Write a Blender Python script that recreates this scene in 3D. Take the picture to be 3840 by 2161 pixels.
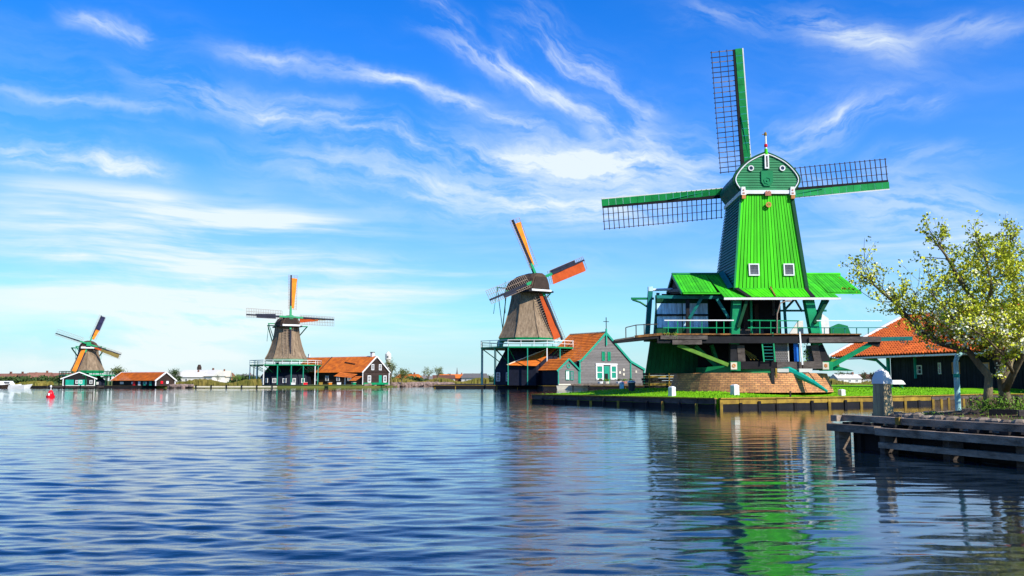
import bpy, math, random
import numpy as np
from mathutils import Vector, Matrix
V = Vector
rnd = random.Random(7)
sc = bpy.context.scene
col = sc.collection
for o in list(bpy.data.objects): bpy.data.objects.remove(o)

# ------------------------------------------------------------------ camera
F, HOR, CAMH = 3325.0, 1428.0, 1.68
TH = math.atan((HOR - 1080.5) / F)
cam = bpy.data.cameras.new('camera')
cam.sensor_width = 36; cam.lens = 36 * F / 3840
cam.clip_start = .1; cam.clip_end = 6000
camo = bpy.data.objects.new('camera', cam); col.objects.link(camo)
camo.location = (0, 0, CAMH); camo.rotation_euler = (math.pi / 2 + TH, 0, 0)
sc.camera = camo
def ray(px, py):
    x = (px - 1920) / F; y = (1080.5 - py) / F
    c, s = math.cos(TH), math.sin(TH)
    return V((x, c - s * y, s + c * y))
def W(px, py, D):
    r = ray(px, py); k = D / r.y
    return V((r.x * k, D, CAMH + r.z * k))
# ------------------------------------------------------------------ light
SUN = V((.560, -.560, .61)).normalized()
sl = bpy.data.lights.new('sun', 'SUN'); sl.energy = 5.0; sl.angle = math.radians(.5); sl.color = (1, .945, .86)
so = bpy.data.objects.new('sun', sl); col.objects.link(so)
so.rotation_euler = (-SUN).to_track_quat('-Z', 'Y').to_euler(); so.location = (40, -40, 60)
vs = sc.view_settings
vs.view_transform = 'Standard'; vs.look = 'None'; vs.exposure = 0.55; vs.gamma = 1; vs.use_curve_mapping = False

w = bpy.data.worlds.new('World'); sc.world = w; w.use_nodes = True
nt = w.node_tree; N = nt.nodes; Lk = nt.links
N.clear()
def nd(t, **k):
    n = N.new(t)
    for a, b in k.items(): setattr(n, a, b)
    return n
def plug(sock, val):
    if hasattr(val, 'is_output'): Lk.new(val, sock)
    else: sock.default_value = val
def mth(op, a, b=None, c=None, clamp=False):
    n = nd('ShaderNodeMath', operation=op); n.use_clamp = clamp
    plug(n.inputs[0], a)
    if b is not None: plug(n.inputs[1], b)
    if c is not None: plug(n.inputs[2], c)
    return n.outputs[0]
def vmath(op, a, b=None):
    n = nd('ShaderNodeVectorMath', operation=op); plug(n.inputs[0], a)
    if b is not None: plug(n.inputs[1], b)
    return n.outputs['Value'] if op in ('DOT_PRODUCT', 'LENGTH') else n.outputs[0]
def vscale(a, s):
    n = nd('ShaderNodeVectorMath', operation='SCALE'); plug(n.inputs[0], a); plug(n.inputs['Scale'], s); return n.outputs[0]
def noise(vec, scale, detail=4, rough=.55, color=False, dist=0):
    n = nd('ShaderNodeTexNoise'); plug(n.inputs['Vector'], vec)
    n.inputs['Scale'].default_value = scale; n.inputs['Detail'].default_value = detail
    n.inputs['Roughness'].default_value = rough; n.inputs['Distortion'].default_value = dist
    return n.outputs['Color'] if color else n.outputs['Fac']
def sstep(x, a, b):
    n = nd('ShaderNodeMapRange'); n.interpolation_type = 'SMOOTHSTEP'
    plug(n.inputs['Value'], x); n.inputs['From Min'].default_value = a; n.inputs['From Max'].default_value = b
    return n.outputs[0]
def mixc(f, a, b, blend='MIX'):
    n = nd('ShaderNodeMix', data_type='RGBA', blend_type=blend); plug(n.inputs[0], f); plug(n.inputs[6], a); plug(n.inputs[7], b)
    return n.outputs[2]
sky = nd('ShaderNodeTexSky', sky_type='NISHITA'); sky.sun_disc = False
sky.sun_elevation = math.asin(SUN.z); sky.sun_rotation = math.atan2(SUN.x, SUN.y)
sky.air_density = 1.0; sky.dust_density = .6; sky.ozone_density = 2.5; sky.altitude = 0
tc = nd('ShaderNodeTexCoord'); dirv = vmath('NORMALIZE', tc.outputs['Generated'])
sep = nd('ShaderNodeSeparateXYZ'); Lk.new(dirv, sep.inputs[0]); dz = sep.outputs[2]; dx = sep.outputs[0]
hs = nd('ShaderNodeHueSaturation'); Lk.new(sky.outputs[0], hs.inputs['Color'])
hs.inputs['Saturation'].default_value = 2.05; hs.inputs['Value'].default_value = 1.0
base = mixc(1.0, hs.outputs[0], (.07, 1.36, 2.05, 1), 'MULTIPLY')
# pale summer haze towards the horizon, all the way round
hz = mth('POWER', mth('SUBTRACT', 1.0, mth('ABSOLUTE', dz), clamp=True), 7.2)
base = mixc(mth('MULTIPLY', hz, .97), base, (5.5, 7.2, 8.0, 1))
# cirrus: fibrous noise combed along the wind, gathered by great-circle streaks; a thin veil; low flat bands
def frame(a, b):
    ra, rb = ray(*a).normalized(), ray(*b).normalized(); n = ra.cross(rb).normalized(); m = (ra + rb).normalized()
    return n, m, n.cross(m), ra.angle(rb) / 2
w1 = vscale(vmath('SUBTRACT', noise(dirv, 3.0, 3, .5, True), (.5, .5, .5)), .10)
w2 = vscale(vmath('SUBTRACT', noise(dirv, 11.0, 5, .6, True), (.5, .5, .5)), .045)
wd = vmath('NORMALIZE', vmath('ADD', vmath('ADD', dirv, w1), w2))
ws = vmath('NORMALIZE', vmath('ADD', dirv, vscale(w1, .35)))
def fibres(a, b, ka, kb, off):
    n, m, t, _ = frame(a, b)
    cx = nd('ShaderNodeCombineXYZ'); Lk.new(mth('MULTIPLY', vmath('DOT_PRODUCT', wd, tuple(t)), ka), cx.inputs[0]); Lk.new(mth('MULTIPLY', vmath('DOT_PRODUCT', wd, tuple(n)), kb), cx.inputs[1]); Lk.new(mth('MULTIPLY_ADD', vmath('DOT_PRODUCT', wd, tuple(m)), ka, off), cx.inputs[2])
    f = noise(cx.outputs[0], 1.0, 8, .60)
    g = noise(vmath('ADD', cx.outputs[0], (7.3, 2.1, 4.4)), .7, 6, .62)
    ridge = mth('SUBTRACT', 1.0, mth('ABSOLUTE', mth('MULTIPLY_ADD', g, 2.0, -1.0)))
    return mth('MULTIPLY_ADD', sstep(ridge, .80, 1.0), .40, mth('MULTIPLY', sstep(f, .43, .74), .9))
FIB = [fibres((690, 330), (1920, 560), 5.5, 24, 0), fibres((1560, 20), (2130, 400), 6.0, 26, 3), fibres((2860, 590), (3250, 400), 6.0, 26, 6), noise(vmath('MULTIPLY', ws, (2.2, 2.2, 26)), 1.2, 7, .58)]
FIB[3] = sstep(FIB[3], .34, .66)
dens = None
STR = [((-60, 300), (720, 415), 16, .62, 0), ((600, 310), (1560, 510), 46, .72, 0), ((1300, 470), (2420, 620), 30, .80, 0),
       ((850, 185), (1560, 330), 30, .60, 0), ((1350, 270), (2050, 460), 22, .70, 0), ((-60, 520), (720, 655), 38, .90, 0), ((950, 560), (1900, 640), 60, .40, 0),
       ((-60, 830), (1500, 935), 80, 1.0, 3), ((450, 765), (1300, 850), 44, .95, 3), ((-60, 1010), (2100, 1045), 75, .80, 3), ((-60, 690), (700, 740), 40, .5, 3), ((-60, 1150), (1900, 1180), 60, .45, 3),
       ((1540, -20), (1760, 130), 30, .75, 1), ((1620, 130), (2200, 400), 30, .95, 1), ((1900, 60), (2300, 340), 75, .75, 1), ((2100, 250), (2480, 470), 60, .55, 1),
       ((1880, 540), (2760, 650), 75, .75, 0), ((2200, 420), (2520, 580), 44, .65, 1), ((1700, 700), (2560, 800), 65, .70, 0), ((1900, 810), (2500, 850), 45, .5, 3),
       ((2820, 600), (3260, 400), 60, .62, 2), ((3000, 10), (3440, 200), 44, .85, 0), ((2500, 60), (3000, 30), 40, .35, 0), ((3420, 130), (3840, 60), 40, .5, 2), ((3150, 750), (3900, 840), 80, .85, 0), ((2900, 870), (3900, 930), 75, .70, 3),
       ((240, 20), (600, 120), 26, .75, 1), ((3180, 440), (3620, 330), 34, .55, 2), ((3300, 610), (3800, 560), 40, .35, 2)]
for (a, b, wid, amp, fi) in STR:
    n, m, t, ha = frame(a, b); src = ws if fi == 3 else wd
    d = vmath('DOT_PRODUCT', src, tuple(n)); al = vmath('DOT_PRODUCT', src, tuple(t))
    q = mth('DIVIDE', d, wid * 1.1 / F); g = mth('EXPONENT', mth('MULTIPLY', mth('MULTIPLY', q, q), -1.0))
    q2 = mth('DIVIDE', al, math.sin(ha) * .95); e = mth('EXPONENT', mth('MULTIPLY', mth('POWER', mth('ABSOLUTE', q2), 4.0), -1.0))
    fr = mth('GREATER_THAN', vmath('DOT_PRODUCT', wd, tuple(m)), 0.0)
    s = mth('MULTIPLY', mth('MULTIPLY', mth('MULTIPLY', g, e), fr), mth('MULTIPLY', mth('ADD', FIB[fi], .015), amp * (1.2 if fi != 3 else 1.1)))
    dens = s if dens is None else mth('ADD', dens, s)
patch = sstep(noise(vmath('MULTIPLY', ws, (1.3, 1.3, 4.0)), 1.9, 4, .55), .42, .72)
low = sstep(dz, .36, .05)
veil = mth('MULTIPLY', mth('MULTIPLY', mth('ADD', FIB[0], .06), patch), mth('MULTIPLY_ADD', low, .95, .10))
left = sstep(dx, .40, -.45)
lowleft = mth('MULTIPLY', mth('MULTIPLY', sstep(dz, .26, .07), left), mth('MULTIPLY_ADD', FIB[3], .50, .16))
tot = mth('ADD', mth('ADD', dens, veil), lowleft, clamp=True)
skyc = mixc(mth('MULTIPLY', tot, .90), base, (7.7, 8.5, 8.6, 1))
bg = nd('ShaderNodeBackground'); Lk.new(skyc, bg.inputs[0]); bg.inputs[1].default_value = .08
ow = nd('ShaderNodeOutputWorld'); Lk.new(bg.outputs[0], ow.inputs[0])
w.cycles.sampling_method = 'MANUAL'; w.cycles.sample_map_resolution = 1024

# ------------------------------------------------------------------ materials
MATS = {}
def material(name, c, rough=.7, var=.25, scale=1.5, bump=0.0, bscale=20, stretch=(1, 1, 1), c2=None, rand=.12, metal=0, spec=.18, detail=5, wet=None):
    """procedural paint / wood / stone: noise between two tones, random shift per piece, fine relief"""
    m = bpy.data.materials.new(name); m.use_nodes = True
    t = m.node_tree; n = t.nodes; l = t.links; b = n['Principled BSDF']
    b.inputs['Roughness'].default_value = rough; b.inputs['Metallic'].default_value = metal
    b.inputs['Specular IOR Level'].default_value = spec
    g = n.new('ShaderNodeNewGeometry'); mp = n.new('ShaderNodeMapping'); mp.inputs['Scale'].default_value = stretch
    l.new(g.outputs['Position'], mp.inputs[0])
    ns = n.new('ShaderNodeTexNoise'); ns.inputs['Scale'].default_value = scale; ns.inputs['Detail'].default_value = detail; ns.inputs['Roughness'].default_value = .65
    l.new(mp.outputs[0], ns.inputs[0])
    mr = n.new('ShaderNodeMapRange'); mr.inputs[1].default_value = .3; mr.inputs[2].default_value = .7
    l.new(ns.outputs[0], mr.inputs[0])
    mx = n.new('ShaderNodeMix'); mx.data_type = 'RGBA'
    l.new(mr.outputs[0], mx.inputs[0])
    cc = list(c) + [1]
    mx.inputs[6].default_value = [x * (1 - var) for x in c] + [1] if c2 is None else list(c2) + [1]
    mx.inputs[7].default_value = [min(1, x * (1 + var * .6)) for x in c] + [1] if c2 is None else cc
    oi = n.new('ShaderNodeObjectInfo'); r = n.new('ShaderNodeMapRange'); r.inputs[3].default_value = 1 - rand; r.inputs[4].default_value = 1 + rand
    l.new(oi.outputs['Random'], r.inputs[0])
    h = n.new('ShaderNodeHueSaturation'); l.new(mx.outputs[2], h.inputs['Color']); l.new(r.outputs[0], h.inputs['Value'])
    l.new(h.outputs[0], b.inputs['Base Color'])
    if bump:
        n2 = n.new('ShaderNodeTexNoise'); n2.inputs['Scale'].default_value = bscale; n2.inputs['Detail'].default_value = 4
        l.new(mp.outputs[0], n2.inputs[0])
        bp = n.new('ShaderNodeBump'); bp.inputs['Strength'].default_value = bump; bp.inputs['Distance'].default_value = .03
        l.new(n2.outputs[0], bp.inputs['Height']); l.new(bp.outputs[0], b.inputs['Normal'])
    MATS[name] = m
    return m
M = material
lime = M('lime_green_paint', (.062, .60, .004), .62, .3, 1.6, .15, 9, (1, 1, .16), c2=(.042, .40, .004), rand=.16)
roofg = M('roof_green_paint', (.050, .48, .010), .65, .3, 1.1, .15, 9, c2=(.026, .29, .012), rand=.18)
emer = M('emerald_paint', (.006, .175, .055), .5, .25, 1.2, .1, 8, rand=.08)
postg = M('post_green_paint', (.005, .24, .085), .45, .3, 1.6, .1, 8, rand=.08)
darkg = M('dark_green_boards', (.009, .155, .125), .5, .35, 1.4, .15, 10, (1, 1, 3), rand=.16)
deepg = M('deep_green_boards', (.004, .065, .022), .7, .4, 1.0, .1, 8, rand=.15)
sailg = M('sail_board_green', (.010, .255, .055), .5, .3, 1.4, .1, 8, rand=.12)
teal = M('teal_paint', (.008, .30, .20), .45, .25, 1.5, .1, 8)
yelg = M('mossy_green_beam', (.13, .27, .03), .7, .4, 2.5, .3, 14)
white = M('white_paint', (.68, .66, .61), .5, .12, 2.0, rand=.05)
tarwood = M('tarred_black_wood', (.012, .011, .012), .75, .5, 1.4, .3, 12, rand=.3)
greywood = M('weathered_grey_wood', (.125, .100, .082), .85, .5, 2.0, .5, 16, (1, 1, 3), c2=(.040, .030, .025), rand=.2)
rustwood = M('rusty_brown_deck_edge', (.34, .15, .04), .85, .5, 3.0, .3, 14, c2=(.03, .018, .012))
lattice = M('dark_brown_lath', (.055, .038, .028), .7, .4, 3, rand=.25)
latl = M('pale_lath', (.24, .17, .12), .7, .4, 3, rand=.3)
bluep = M('faded_blue_panel', (.46, .68, .74), .6, .5, 1.5, .1, 8, (3, 1, .5), rand=.15)
bluebright = M('bright_blue_paint', (.02, .17, .55), .5)
thatch = M('grey_brown_thatch', (.30, .215, .135), .95, .45, 1.0, .9, 14, (2.2, 2.2, .30), c2=(.115, .078, .048), rand=.04, spec=.1)
thatchd = M('dark_cap_thatch', (.115, .075, .05), .95, .45, 1.2, .8, 12, c2=(.045, .028, .022), spec=.1)
orange = M('orange_sailcloth', (.62, .19, .015), .85, .25, .7, .2, 5, rand=.08)
redbr = M('rust_red_sailcloth', (.42, .066, .012), .85, .25, .7, .2, 5, rand=.08)
navy = M('navy_sailcloth', (.02, .02, .055), .85)
olive = M('olive_sailcloth', (.20, .15, .04), .85)
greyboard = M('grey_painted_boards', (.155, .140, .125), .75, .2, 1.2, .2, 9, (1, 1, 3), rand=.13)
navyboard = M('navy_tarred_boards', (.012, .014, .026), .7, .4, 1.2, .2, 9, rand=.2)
brownboard = M('dark_brown_boards', (.040, .025, .018), .75, .3, 1.2, .2, 9, rand=.15)
mint = M('mint_green_trim', (.018, .27, .165), .5, .15, 2)
tile = M('orange_roof_tiles', (.72, .185, .018), .8, .35, .9, .6, 5, c2=(.33, .075, .016), rand=.12, detail=10)
tiledk = M('terracotta_pantile', (.62, .125, .014), .75, .35, 1.5, .3, 8, c2=(.30, .05, .010), rand=.28)
grassm = M('lawn_grass', (.18, .44, .006), .9, .45, .6, .6, 30, c2=(.095, .25, .004), spec=.05, detail=9)
dockm = M('dock_timber', (.36, .275, .20), .85, .5, 2.2, .6, 16, (1, 1, 3), c2=(.11, .08, .055), rand=.25)
tuft = M('lawn_blades', (.21, .48, .008), .8, .5, .8, rand=.2, spec=.15)
reedm = M('dry_reeds', (.27, .20, .05), .9, .5, .4, c2=(.11, .12, .02), spec=.1)
fieldm = M('far_field', (.14, .14, .035), .95, .4, .06, c2=(.08, .10, .02), spec=.1)
soil = M('earth_bank', (.10, .068, .038), .95, .5, 1.5, .7, 9, c2=(.035, .025, .016), spec=.1)
ochre = M('ochre_and_sunlit_timber', (.36, .23, .030), .85, .45, 2.2, .4, 12, c2=(.16, .09, .02))  # ochre timber tone; on the lawn edge it paints in sunlight
bluestone = M('pink_grey_riprap', (.36, .25, .20), .9, .5, .9, .5, 6, c2=(.16, .11, .09), rand=.2)
stonem = M('rough_wall_stone', (.30, .235, .17), .9, .5, 2.2, .7, 10, c2=(.12, .085, .06), rand=.3)
conc = M('pale_concrete', (.60, .57, .52), .85, .25, 3.5, .3, 18)
bark = M('tree_bark', (.22, .17, .09), .95, .5, 3.0, .9, 22, (1, 1, .3), c2=(.08, .06, .033))
barkdk = M('dark_twig_bark', (.07, .05, .03), .95, .4, 3.0)
leafy = M('young_leaf', (.64, .64, .035), .6, .55, 2.5, rand=.15, c2=(.32, .37, .016))
blossom = M('cream_blossom', (.86, .82, .52), .6, .2, 3, rand=.1)
leafw = M('willow_leaf', (.17, .19, .045), .8, .5, .5, c2=(.08, .105, .025))
leafd = M('dark_tree_leaf', (.055, .090, .022), .8, .5, .6, c2=(.025, .045, .012))
bushm = M('bright_bush_leaf', (.17, .30, .02), .7, .5, 2.2, c2=(.06, .13, .010))
redp = M('red_buoy_paint', (.62, .008, .018), .35, .12, 2)
glass = M('dark_window_glass', (.03, .035, .045), .08, .2, 2, spec=.6)
greyglass = M('dusty_window_glass', (.16, .17, .18), .2, .3, 4, spec=.6)
metal = M('galvanised_metal', (.42, .44, .46), .4, .2, 3, metal=.6)
rubber = M('dark_plastic', (.02, .032, .035), .5)
palehouse = M('far_white_render', (.60, .56, .48), .8, .12, .3, rand=.12)
farroof = M('far_roof_tiles', (.19, .085, .055), .85, .3, .5, rand=.35)
cream = M('cream_board', (.62, .55, .40), .7, .15, 2)
gold = M('gilded_ornament', (.55, .22, .06), .45, .3, 4)
pinkred = M('carved_red_ornament', (.50, .19, .12), .6, .4, 8)

def brick_material():
    m = bpy.data.materials.new('brick_drum'); m.use_nodes = True
    t = m.node_tree; n = t.nodes; l = t.links; b = n['Principled BSDF']; b.inputs['Roughness'].default_value = .9
    tcn = n.new('ShaderNodeTexCoord'); sp = n.new('ShaderNodeSeparateXYZ'); l.new(tcn.outputs['Object'], sp.inputs[0])
    at = n.new('ShaderNodeMath'); at.operation = 'ARCTAN2'; l.new(sp.outputs[1], at.inputs[0]); l.new(sp.outputs[0], at.inputs[1])
    mu = n.new('ShaderNodeMath'); mu.operation = 'MULTIPLY'; l.new(at.outputs[0], mu.inputs[0]); mu.inputs[1].default_value = 5.5
    cb = n.new('ShaderNodeCombineXYZ'); l.new(mu.outputs[0], cb.inputs[0]); l.new(sp.outputs[2], cb.inputs[1])
    br = n.new('ShaderNodeTexBrick'); l.new(cb.outputs[0], br.inputs[0]); br.inputs['Scale'].default_value = 1
    br.inputs['Brick Width'].default_value = .34; br.inputs['Row Height'].default_value = .125; br.inputs['Mortar Size'].default_value = .016
    br.inputs['Color1'].default_value = (.66, .29, .095, 1); br.inputs['Color2'].default_value = (.40, .16, .06, 1); br.inputs['Mortar'].default_value = (.19, .11, .055, 1)
    ns = n.new('ShaderNodeTexNoise'); ns.inputs['Scale'].default_value = 1.1; ns.inputs['Detail'].default_value = 6
    l.new(tcn.outputs['Object'], ns.inputs[0])
    mx = n.new('ShaderNodeMix'); mx.data_type = 'RGBA'; mx.blend_type = 'MULTIPLY'; mx.inputs[0].default_value = .7
    cr = n.new('ShaderNodeMapRange'); cr.inputs[1].default_value = .3; cr.inputs[2].default_value = .7; cr.inputs[3].default_value = .55; cr.inputs[4].default_value = 1.25
    l.new(ns.outputs[0], cr.inputs[0]); l.new(br.outputs[0], mx.inputs[6]); l.new(cr.outputs[0], mx.inputs[7]); l.new(mx.outputs[2], b.inputs['Base Color'])
    bp = n.new('ShaderNodeBump'); bp.inputs['Strength'].default_value = .8; bp.inputs['Distance'].default_value = .03; bp.invert = True
    l.new(br.outputs['Fac'], bp.inputs['Height']); l.new(bp.outputs[0], b.inputs['Normal'])
    return m
brickm = brick_material()

def water_material():
    m = bpy.data.materials.new('river_water'); m.use_nodes = True
    t = m.node_tree; n = t.nodes; l = t.links; b = n['Principled BSDF']
    b.inputs['Base Color'].default_value = (.004, .011, .019, 1); b.inputs['Roughness'].default_value = .02
    b.inputs['IOR'].default_value = 1.40; b.inputs['Specular IOR Level'].default_value = .62
    g = n.new('ShaderNodeNewGeometry')
    def ns(scale, st, det=3, rough=.5, off=0):
        mp = n.new('ShaderNodeMapping'); mp.inputs['Scale'].default_value = st; mp.inputs['Location'].default_value = (off, off * 2, 0); mp.inputs['Rotation'].default_value = (0, 0, .12 * (off - .5))
        l.new(g.outputs['Position'], mp.inputs[0])
        x = n.new('ShaderNodeTexNoise'); x.inputs['Scale'].default_value = scale; x.inputs['Detail'].default_value = det; x.inputs['Roughness'].default_value = rough
        l.new(mp.outputs[0], x.inputs[0]); return x.outputs[0]
    def mul(a, b_):
        x = n.new('ShaderNodeMath'); x.operation = 'MULTIPLY'
        l.new(a, x.inputs[0])
        if isinstance(b_, float): x.inputs[1].default_value = b_
        else: l.new(b_, x.inputs[1])
        return x.outputs[0]
    def add(a, b_):
        x = n.new('ShaderNodeMath'); x.operation = 'ADD'; l.new(a, x.inputs[0]); l.new(b_, x.inputs[1]); return x.outputs[0]
    a = ns(3.6, (.38, 1.25, 1), 5, .6); c = ns(.55, (.45, 1.3, 1), 3, .5, 1.7)
    h = add(mul(a, .012), mul(c, .050))
    bp = n.new('ShaderNodeBump'); bp.inputs['Strength'].default_value = 1.0; bp.inputs['Distance'].default_value = 1.0
    l.new(h, bp.inputs['Height'])
    # wind lanes: patches of calmer and rougher water
    p = ns(.035, (.5, 1.6, 1), 3, .5, 3.1)
    mr = n.new('ShaderNodeMapRange'); mr.inputs[1].default_value = .35; mr.inputs[2].default_value = .65; mr.inputs[3].default_value = .6; mr.inputs[4].default_value = 1.25
    l.new(p, mr.inputs[0])
    # the lawn and its mill shelter the water on the right from the wind
    sp = n.new('ShaderNodeSeparateXYZ'); l.new(g.outputs['Position'], sp.inputs[0])
    ma = n.new('ShaderNodeMath'); ma.operation = 'MULTIPLY_ADD'; l.new(sp.outputs[1], ma.inputs[0]); ma.inputs[1].default_value = -.16; l.new(sp.outputs[0], ma.inputs[2])
    sh = n.new('ShaderNodeMapRange'); sh.interpolation_type = 'SMOOTHSTEP'; sh.inputs[1].default_value = -4; sh.inputs[2].default_value = 2; sh.inputs[3].default_value = 1; sh.inputs[4].default_value = .26
    l.new(ma.outputs[0], sh.inputs[0])
    l.new(mul(mr.outputs[0], sh.outputs[0]), bp.inputs['Strength'])
    l.new(bp.outputs[0], b.inputs['Normal'])
    return m
waterm = water_material()

# ------------------------------------------------------------------ object helpers
OFF = V((0, 0, 0))
def thing(name, label, cat, loc=(0, 0, 0), rz=0, group=None):
    o = bpy.data.objects.new(name, None); col.objects.link(o); o.empty_display_size = .3
    o.location = loc; o.rotation_euler = (0, 0, rz); o['label'] = label; o['category'] = cat
    if group: o['group'] = group
    return o
def tag(o, label=None, cat=None, group=None, kind=None):
    if label: o['label'] = label
    if cat: o['category'] = cat
    if group: o['group'] = group
    if kind: o['kind'] = kind
    return o
def link(name, me, mat, parent=None, kind=None):
    if mat and not me.materials: me.materials.append(mat)
    o = bpy.data.objects.new(name, me); col.objects.link(o)
    if parent: o.parent = parent
    if kind: o['kind'] = kind
    return o
class MB:
    def __init__(s): s.v = []; s.f = []
    def quad(s, a, b, c, d): s.poly([a, b, c, d])
    def poly(s, ps):
        k = len(s.v); s.v += [tuple(V(p) - OFF) for p in ps]; s.f.append(tuple(range(k, k + len(ps)))); return s
    def hull(s, A, B):
        """closed prism between two matching loops"""
        k = len(s.v); n = len(A); s.v += [tuple(V(p) - OFF) for p in list(A) + list(B)]
        s.f.append(tuple(range(k + n - 1, k - 1, -1))); s.f.append(tuple(range(k + n, k + 2 * n)))
        for i in range(n):
            j = (i + 1) % n; s.f.append((k + i, k + j, k + n + j, k + n + i))
        return s
    def slab(s, ps, th):
        ps = [V(p) for p in ps]; nn = (ps[1] - ps[0]).cross(ps[2] - ps[0]).normalized() * th
        return s.hull([p - nn for p in ps], ps)
    def box(s, c, d):
        x, y, z = c; a, b, h = d[0] / 2, d[1] / 2, d[2] / 2
        lo = [(x - a, y - b, z - h), (x + a, y - b, z - h), (x + a, y + b, z - h), (x - a, y + b, z - h)]
        return s.hull(lo, [(p[0], p[1], z + h) for p in lo])
    def bar(s, p, q, w, h=None, up=(0, 0, 1), w2=None, h2=None):
        p, q = V(p), V(q); h = h or w; d = (q - p).normalized(); u = V(up)
        if abs(d.dot(u)) > .98: u = V((0, 1, 0)) if abs(d.y) < .9 else V((1, 0, 0))
        r = d.cross(u).normalized(); u = r.cross(d)
        f = lambda c, a, b: [c - r * a - u * b, c + r * a - u * b, c + r * a + u * b, c - r * a + u * b]
        return s.hull(f(p, w / 2, h / 2), f(q, (w2 or w) / 2, (h2 or h) / 2))
    def tube(s, pts, rad, n=7, cap=True):
        pts = [V(p) - OFF for p in pts]; k0 = len(s.v); m = len(pts)
        rs = rad if hasattr(rad, '__len__') else [rad] * m
        pr = None
        for i, p in enumerate(pts):
            d = (pts[min(i + 1, m - 1)] - pts[max(i - 1, 0)]).normalized()
            if pr is None:
                a = V((1, 0, 0)) if abs(d.x) < .8 else V((0, 1, 0)); pr = (a - d * a.dot(d)).normalized()
            else: pr = (pr - d * pr.dot(d)).normalized()
            b = d.cross(pr)
            for j in range(n):
                t = 2 * math.pi * j / n; s.v.append(tuple(p + (pr * math.cos(t) + b * math.sin(t)) * rs[i]))
        for i in range(m - 1):
            for j in range(n):
                a = k0 + i * n + j; b = k0 + i * n + (j + 1) % n; s.f.append((a, b, b + n, a + n))
        if cap: s.f.append(tuple(range(k0 + n - 1, k0 - 1, -1))); s.f.append(tuple(range(k0 + (m - 1) * n, k0 + m * n)))
        return s
    def lathe(s, prof, c=(0, 0, 0), n=16, ph=0, cap=True, sx=1, sy=1):
        k = len(s.v); c = V(c) - OFF; m = len(prof)
        for r, z in prof:
            for j in range(n):
                t = ph + 2 * math.pi * j / n; s.v.append((c.x + r * math.cos(t) * sx, c.y + r * math.sin(t) * sy, c.z + z))
        for i in range(m - 1):
            for j in range(n):
                a = k + i * n + j; b = k + i * n + (j + 1) % n; s.f.append((a, b, b + n, a + n))
        if cap: s.f.append(tuple(range(k + n - 1, k - 1, -1))); s.f.append(tuple(range(k + (m - 1) * n, k + m * n)))
        return s
    def build(s, name, mat, parent=None, kind=None, smooth=False):
        me = bpy.data.meshes.new(name); me.from_pydata(s.v, [], s.f); me.update()
        if smooth: me.polygons.foreach_set('use_smooth', [True] * len(me.polygons))
        return link(name, me, mat, parent, kind)
UNIT = {}
def bar(parent, name, p, q, wd, h, mat, up=(0, 0, 1)):
    """one straight member: shared unit box, placed by its matrix"""
    key = mat.name
    if key not in UNIT:
        b = MB(); x = .5; global OFF; o_ = OFF; OFF = V((0, 0, 0))
        b.hull([(-x, -x, 0), (x, -x, 0), (x, x, 0), (-x, x, 0)], [(-x, -x, 1), (x, -x, 1), (x, x, 1), (-x, x, 1)]); OFF = o_
        me = bpy.data.meshes.new('member'); me.from_pydata(b.v, [], b.f); me.update(); me.materials.append(mat); UNIT[key] = me
    p, q = V(p) - OFF, V(q) - OFF; d = q - p; L = d.length; d.normalize(); u = V(up)
    if abs(d.dot(u)) > .98: u = V((0, 1, 0)) if abs(d.y) < .9 else V((1, 0, 0))
    r = d.cross(u).normalized(); u = r.cross(d)
    mt = Matrix((( r.x * wd, u.x * h, d.x * L, p.x), (r.y * wd, u.y * h, d.y * L, p.y), (r.z * wd, u.z * h, d.z * L, p.z), (0, 0, 0, 1)))
    o = bpy.data.objects.new(name, UNIT[key]); col.objects.link(o); o.parent = parent; o.matrix_local = mt
    return o
def slab(parent, name, ps, th, mat): return MB().slab(ps, th).build(name, mat, parent)
def lerp(a, b, t): return V(a) * (1 - t) + V(b) * t
def boards(parent, name, A, B, C, D, n, th, mat, gap=.05, jit=.012):
    """n boards side by side across the quad A-B (start edge) / D-C (end edge); each its own piece, small uneven offsets"""
    out = []
    nrm = (V(B) - V(A)).cross(V(D) - V(A)).normalized()
    for i in range(n):
        t0, t1 = (i + gap * .5) / n, (i + 1 - gap * .5) / n
        j = nrm * rnd.uniform(0, jit)
        out.append(slab(parent, name, [lerp(A, B, t0) + j, lerp(A, B, t1) + j, lerp(D, C, t1) + j, lerp(D, C, t0) + j], th, mat))
    return out
def laps(parent, name, A, B, C, D, n, th, mat, tilt=.05):
    """horizontal weatherboards on the wall A-B (bottom) / D-C (top), each leaning over the one below"""
    nrm = (V(B) - V(A)).cross(V(D) - V(A)).normalized(); out = []
    for i in range(n):
        t0, t1 = i / n, (i + 1) / n - .002
        a, b, c, d = lerp(A, D, t0), lerp(B, C, t0), lerp(B, C, t1), lerp(A, D, t1)
        out.append(slab(parent, name, [a + nrm * tilt, b + nrm * tilt, c, d], th, mat))
    return out
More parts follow.
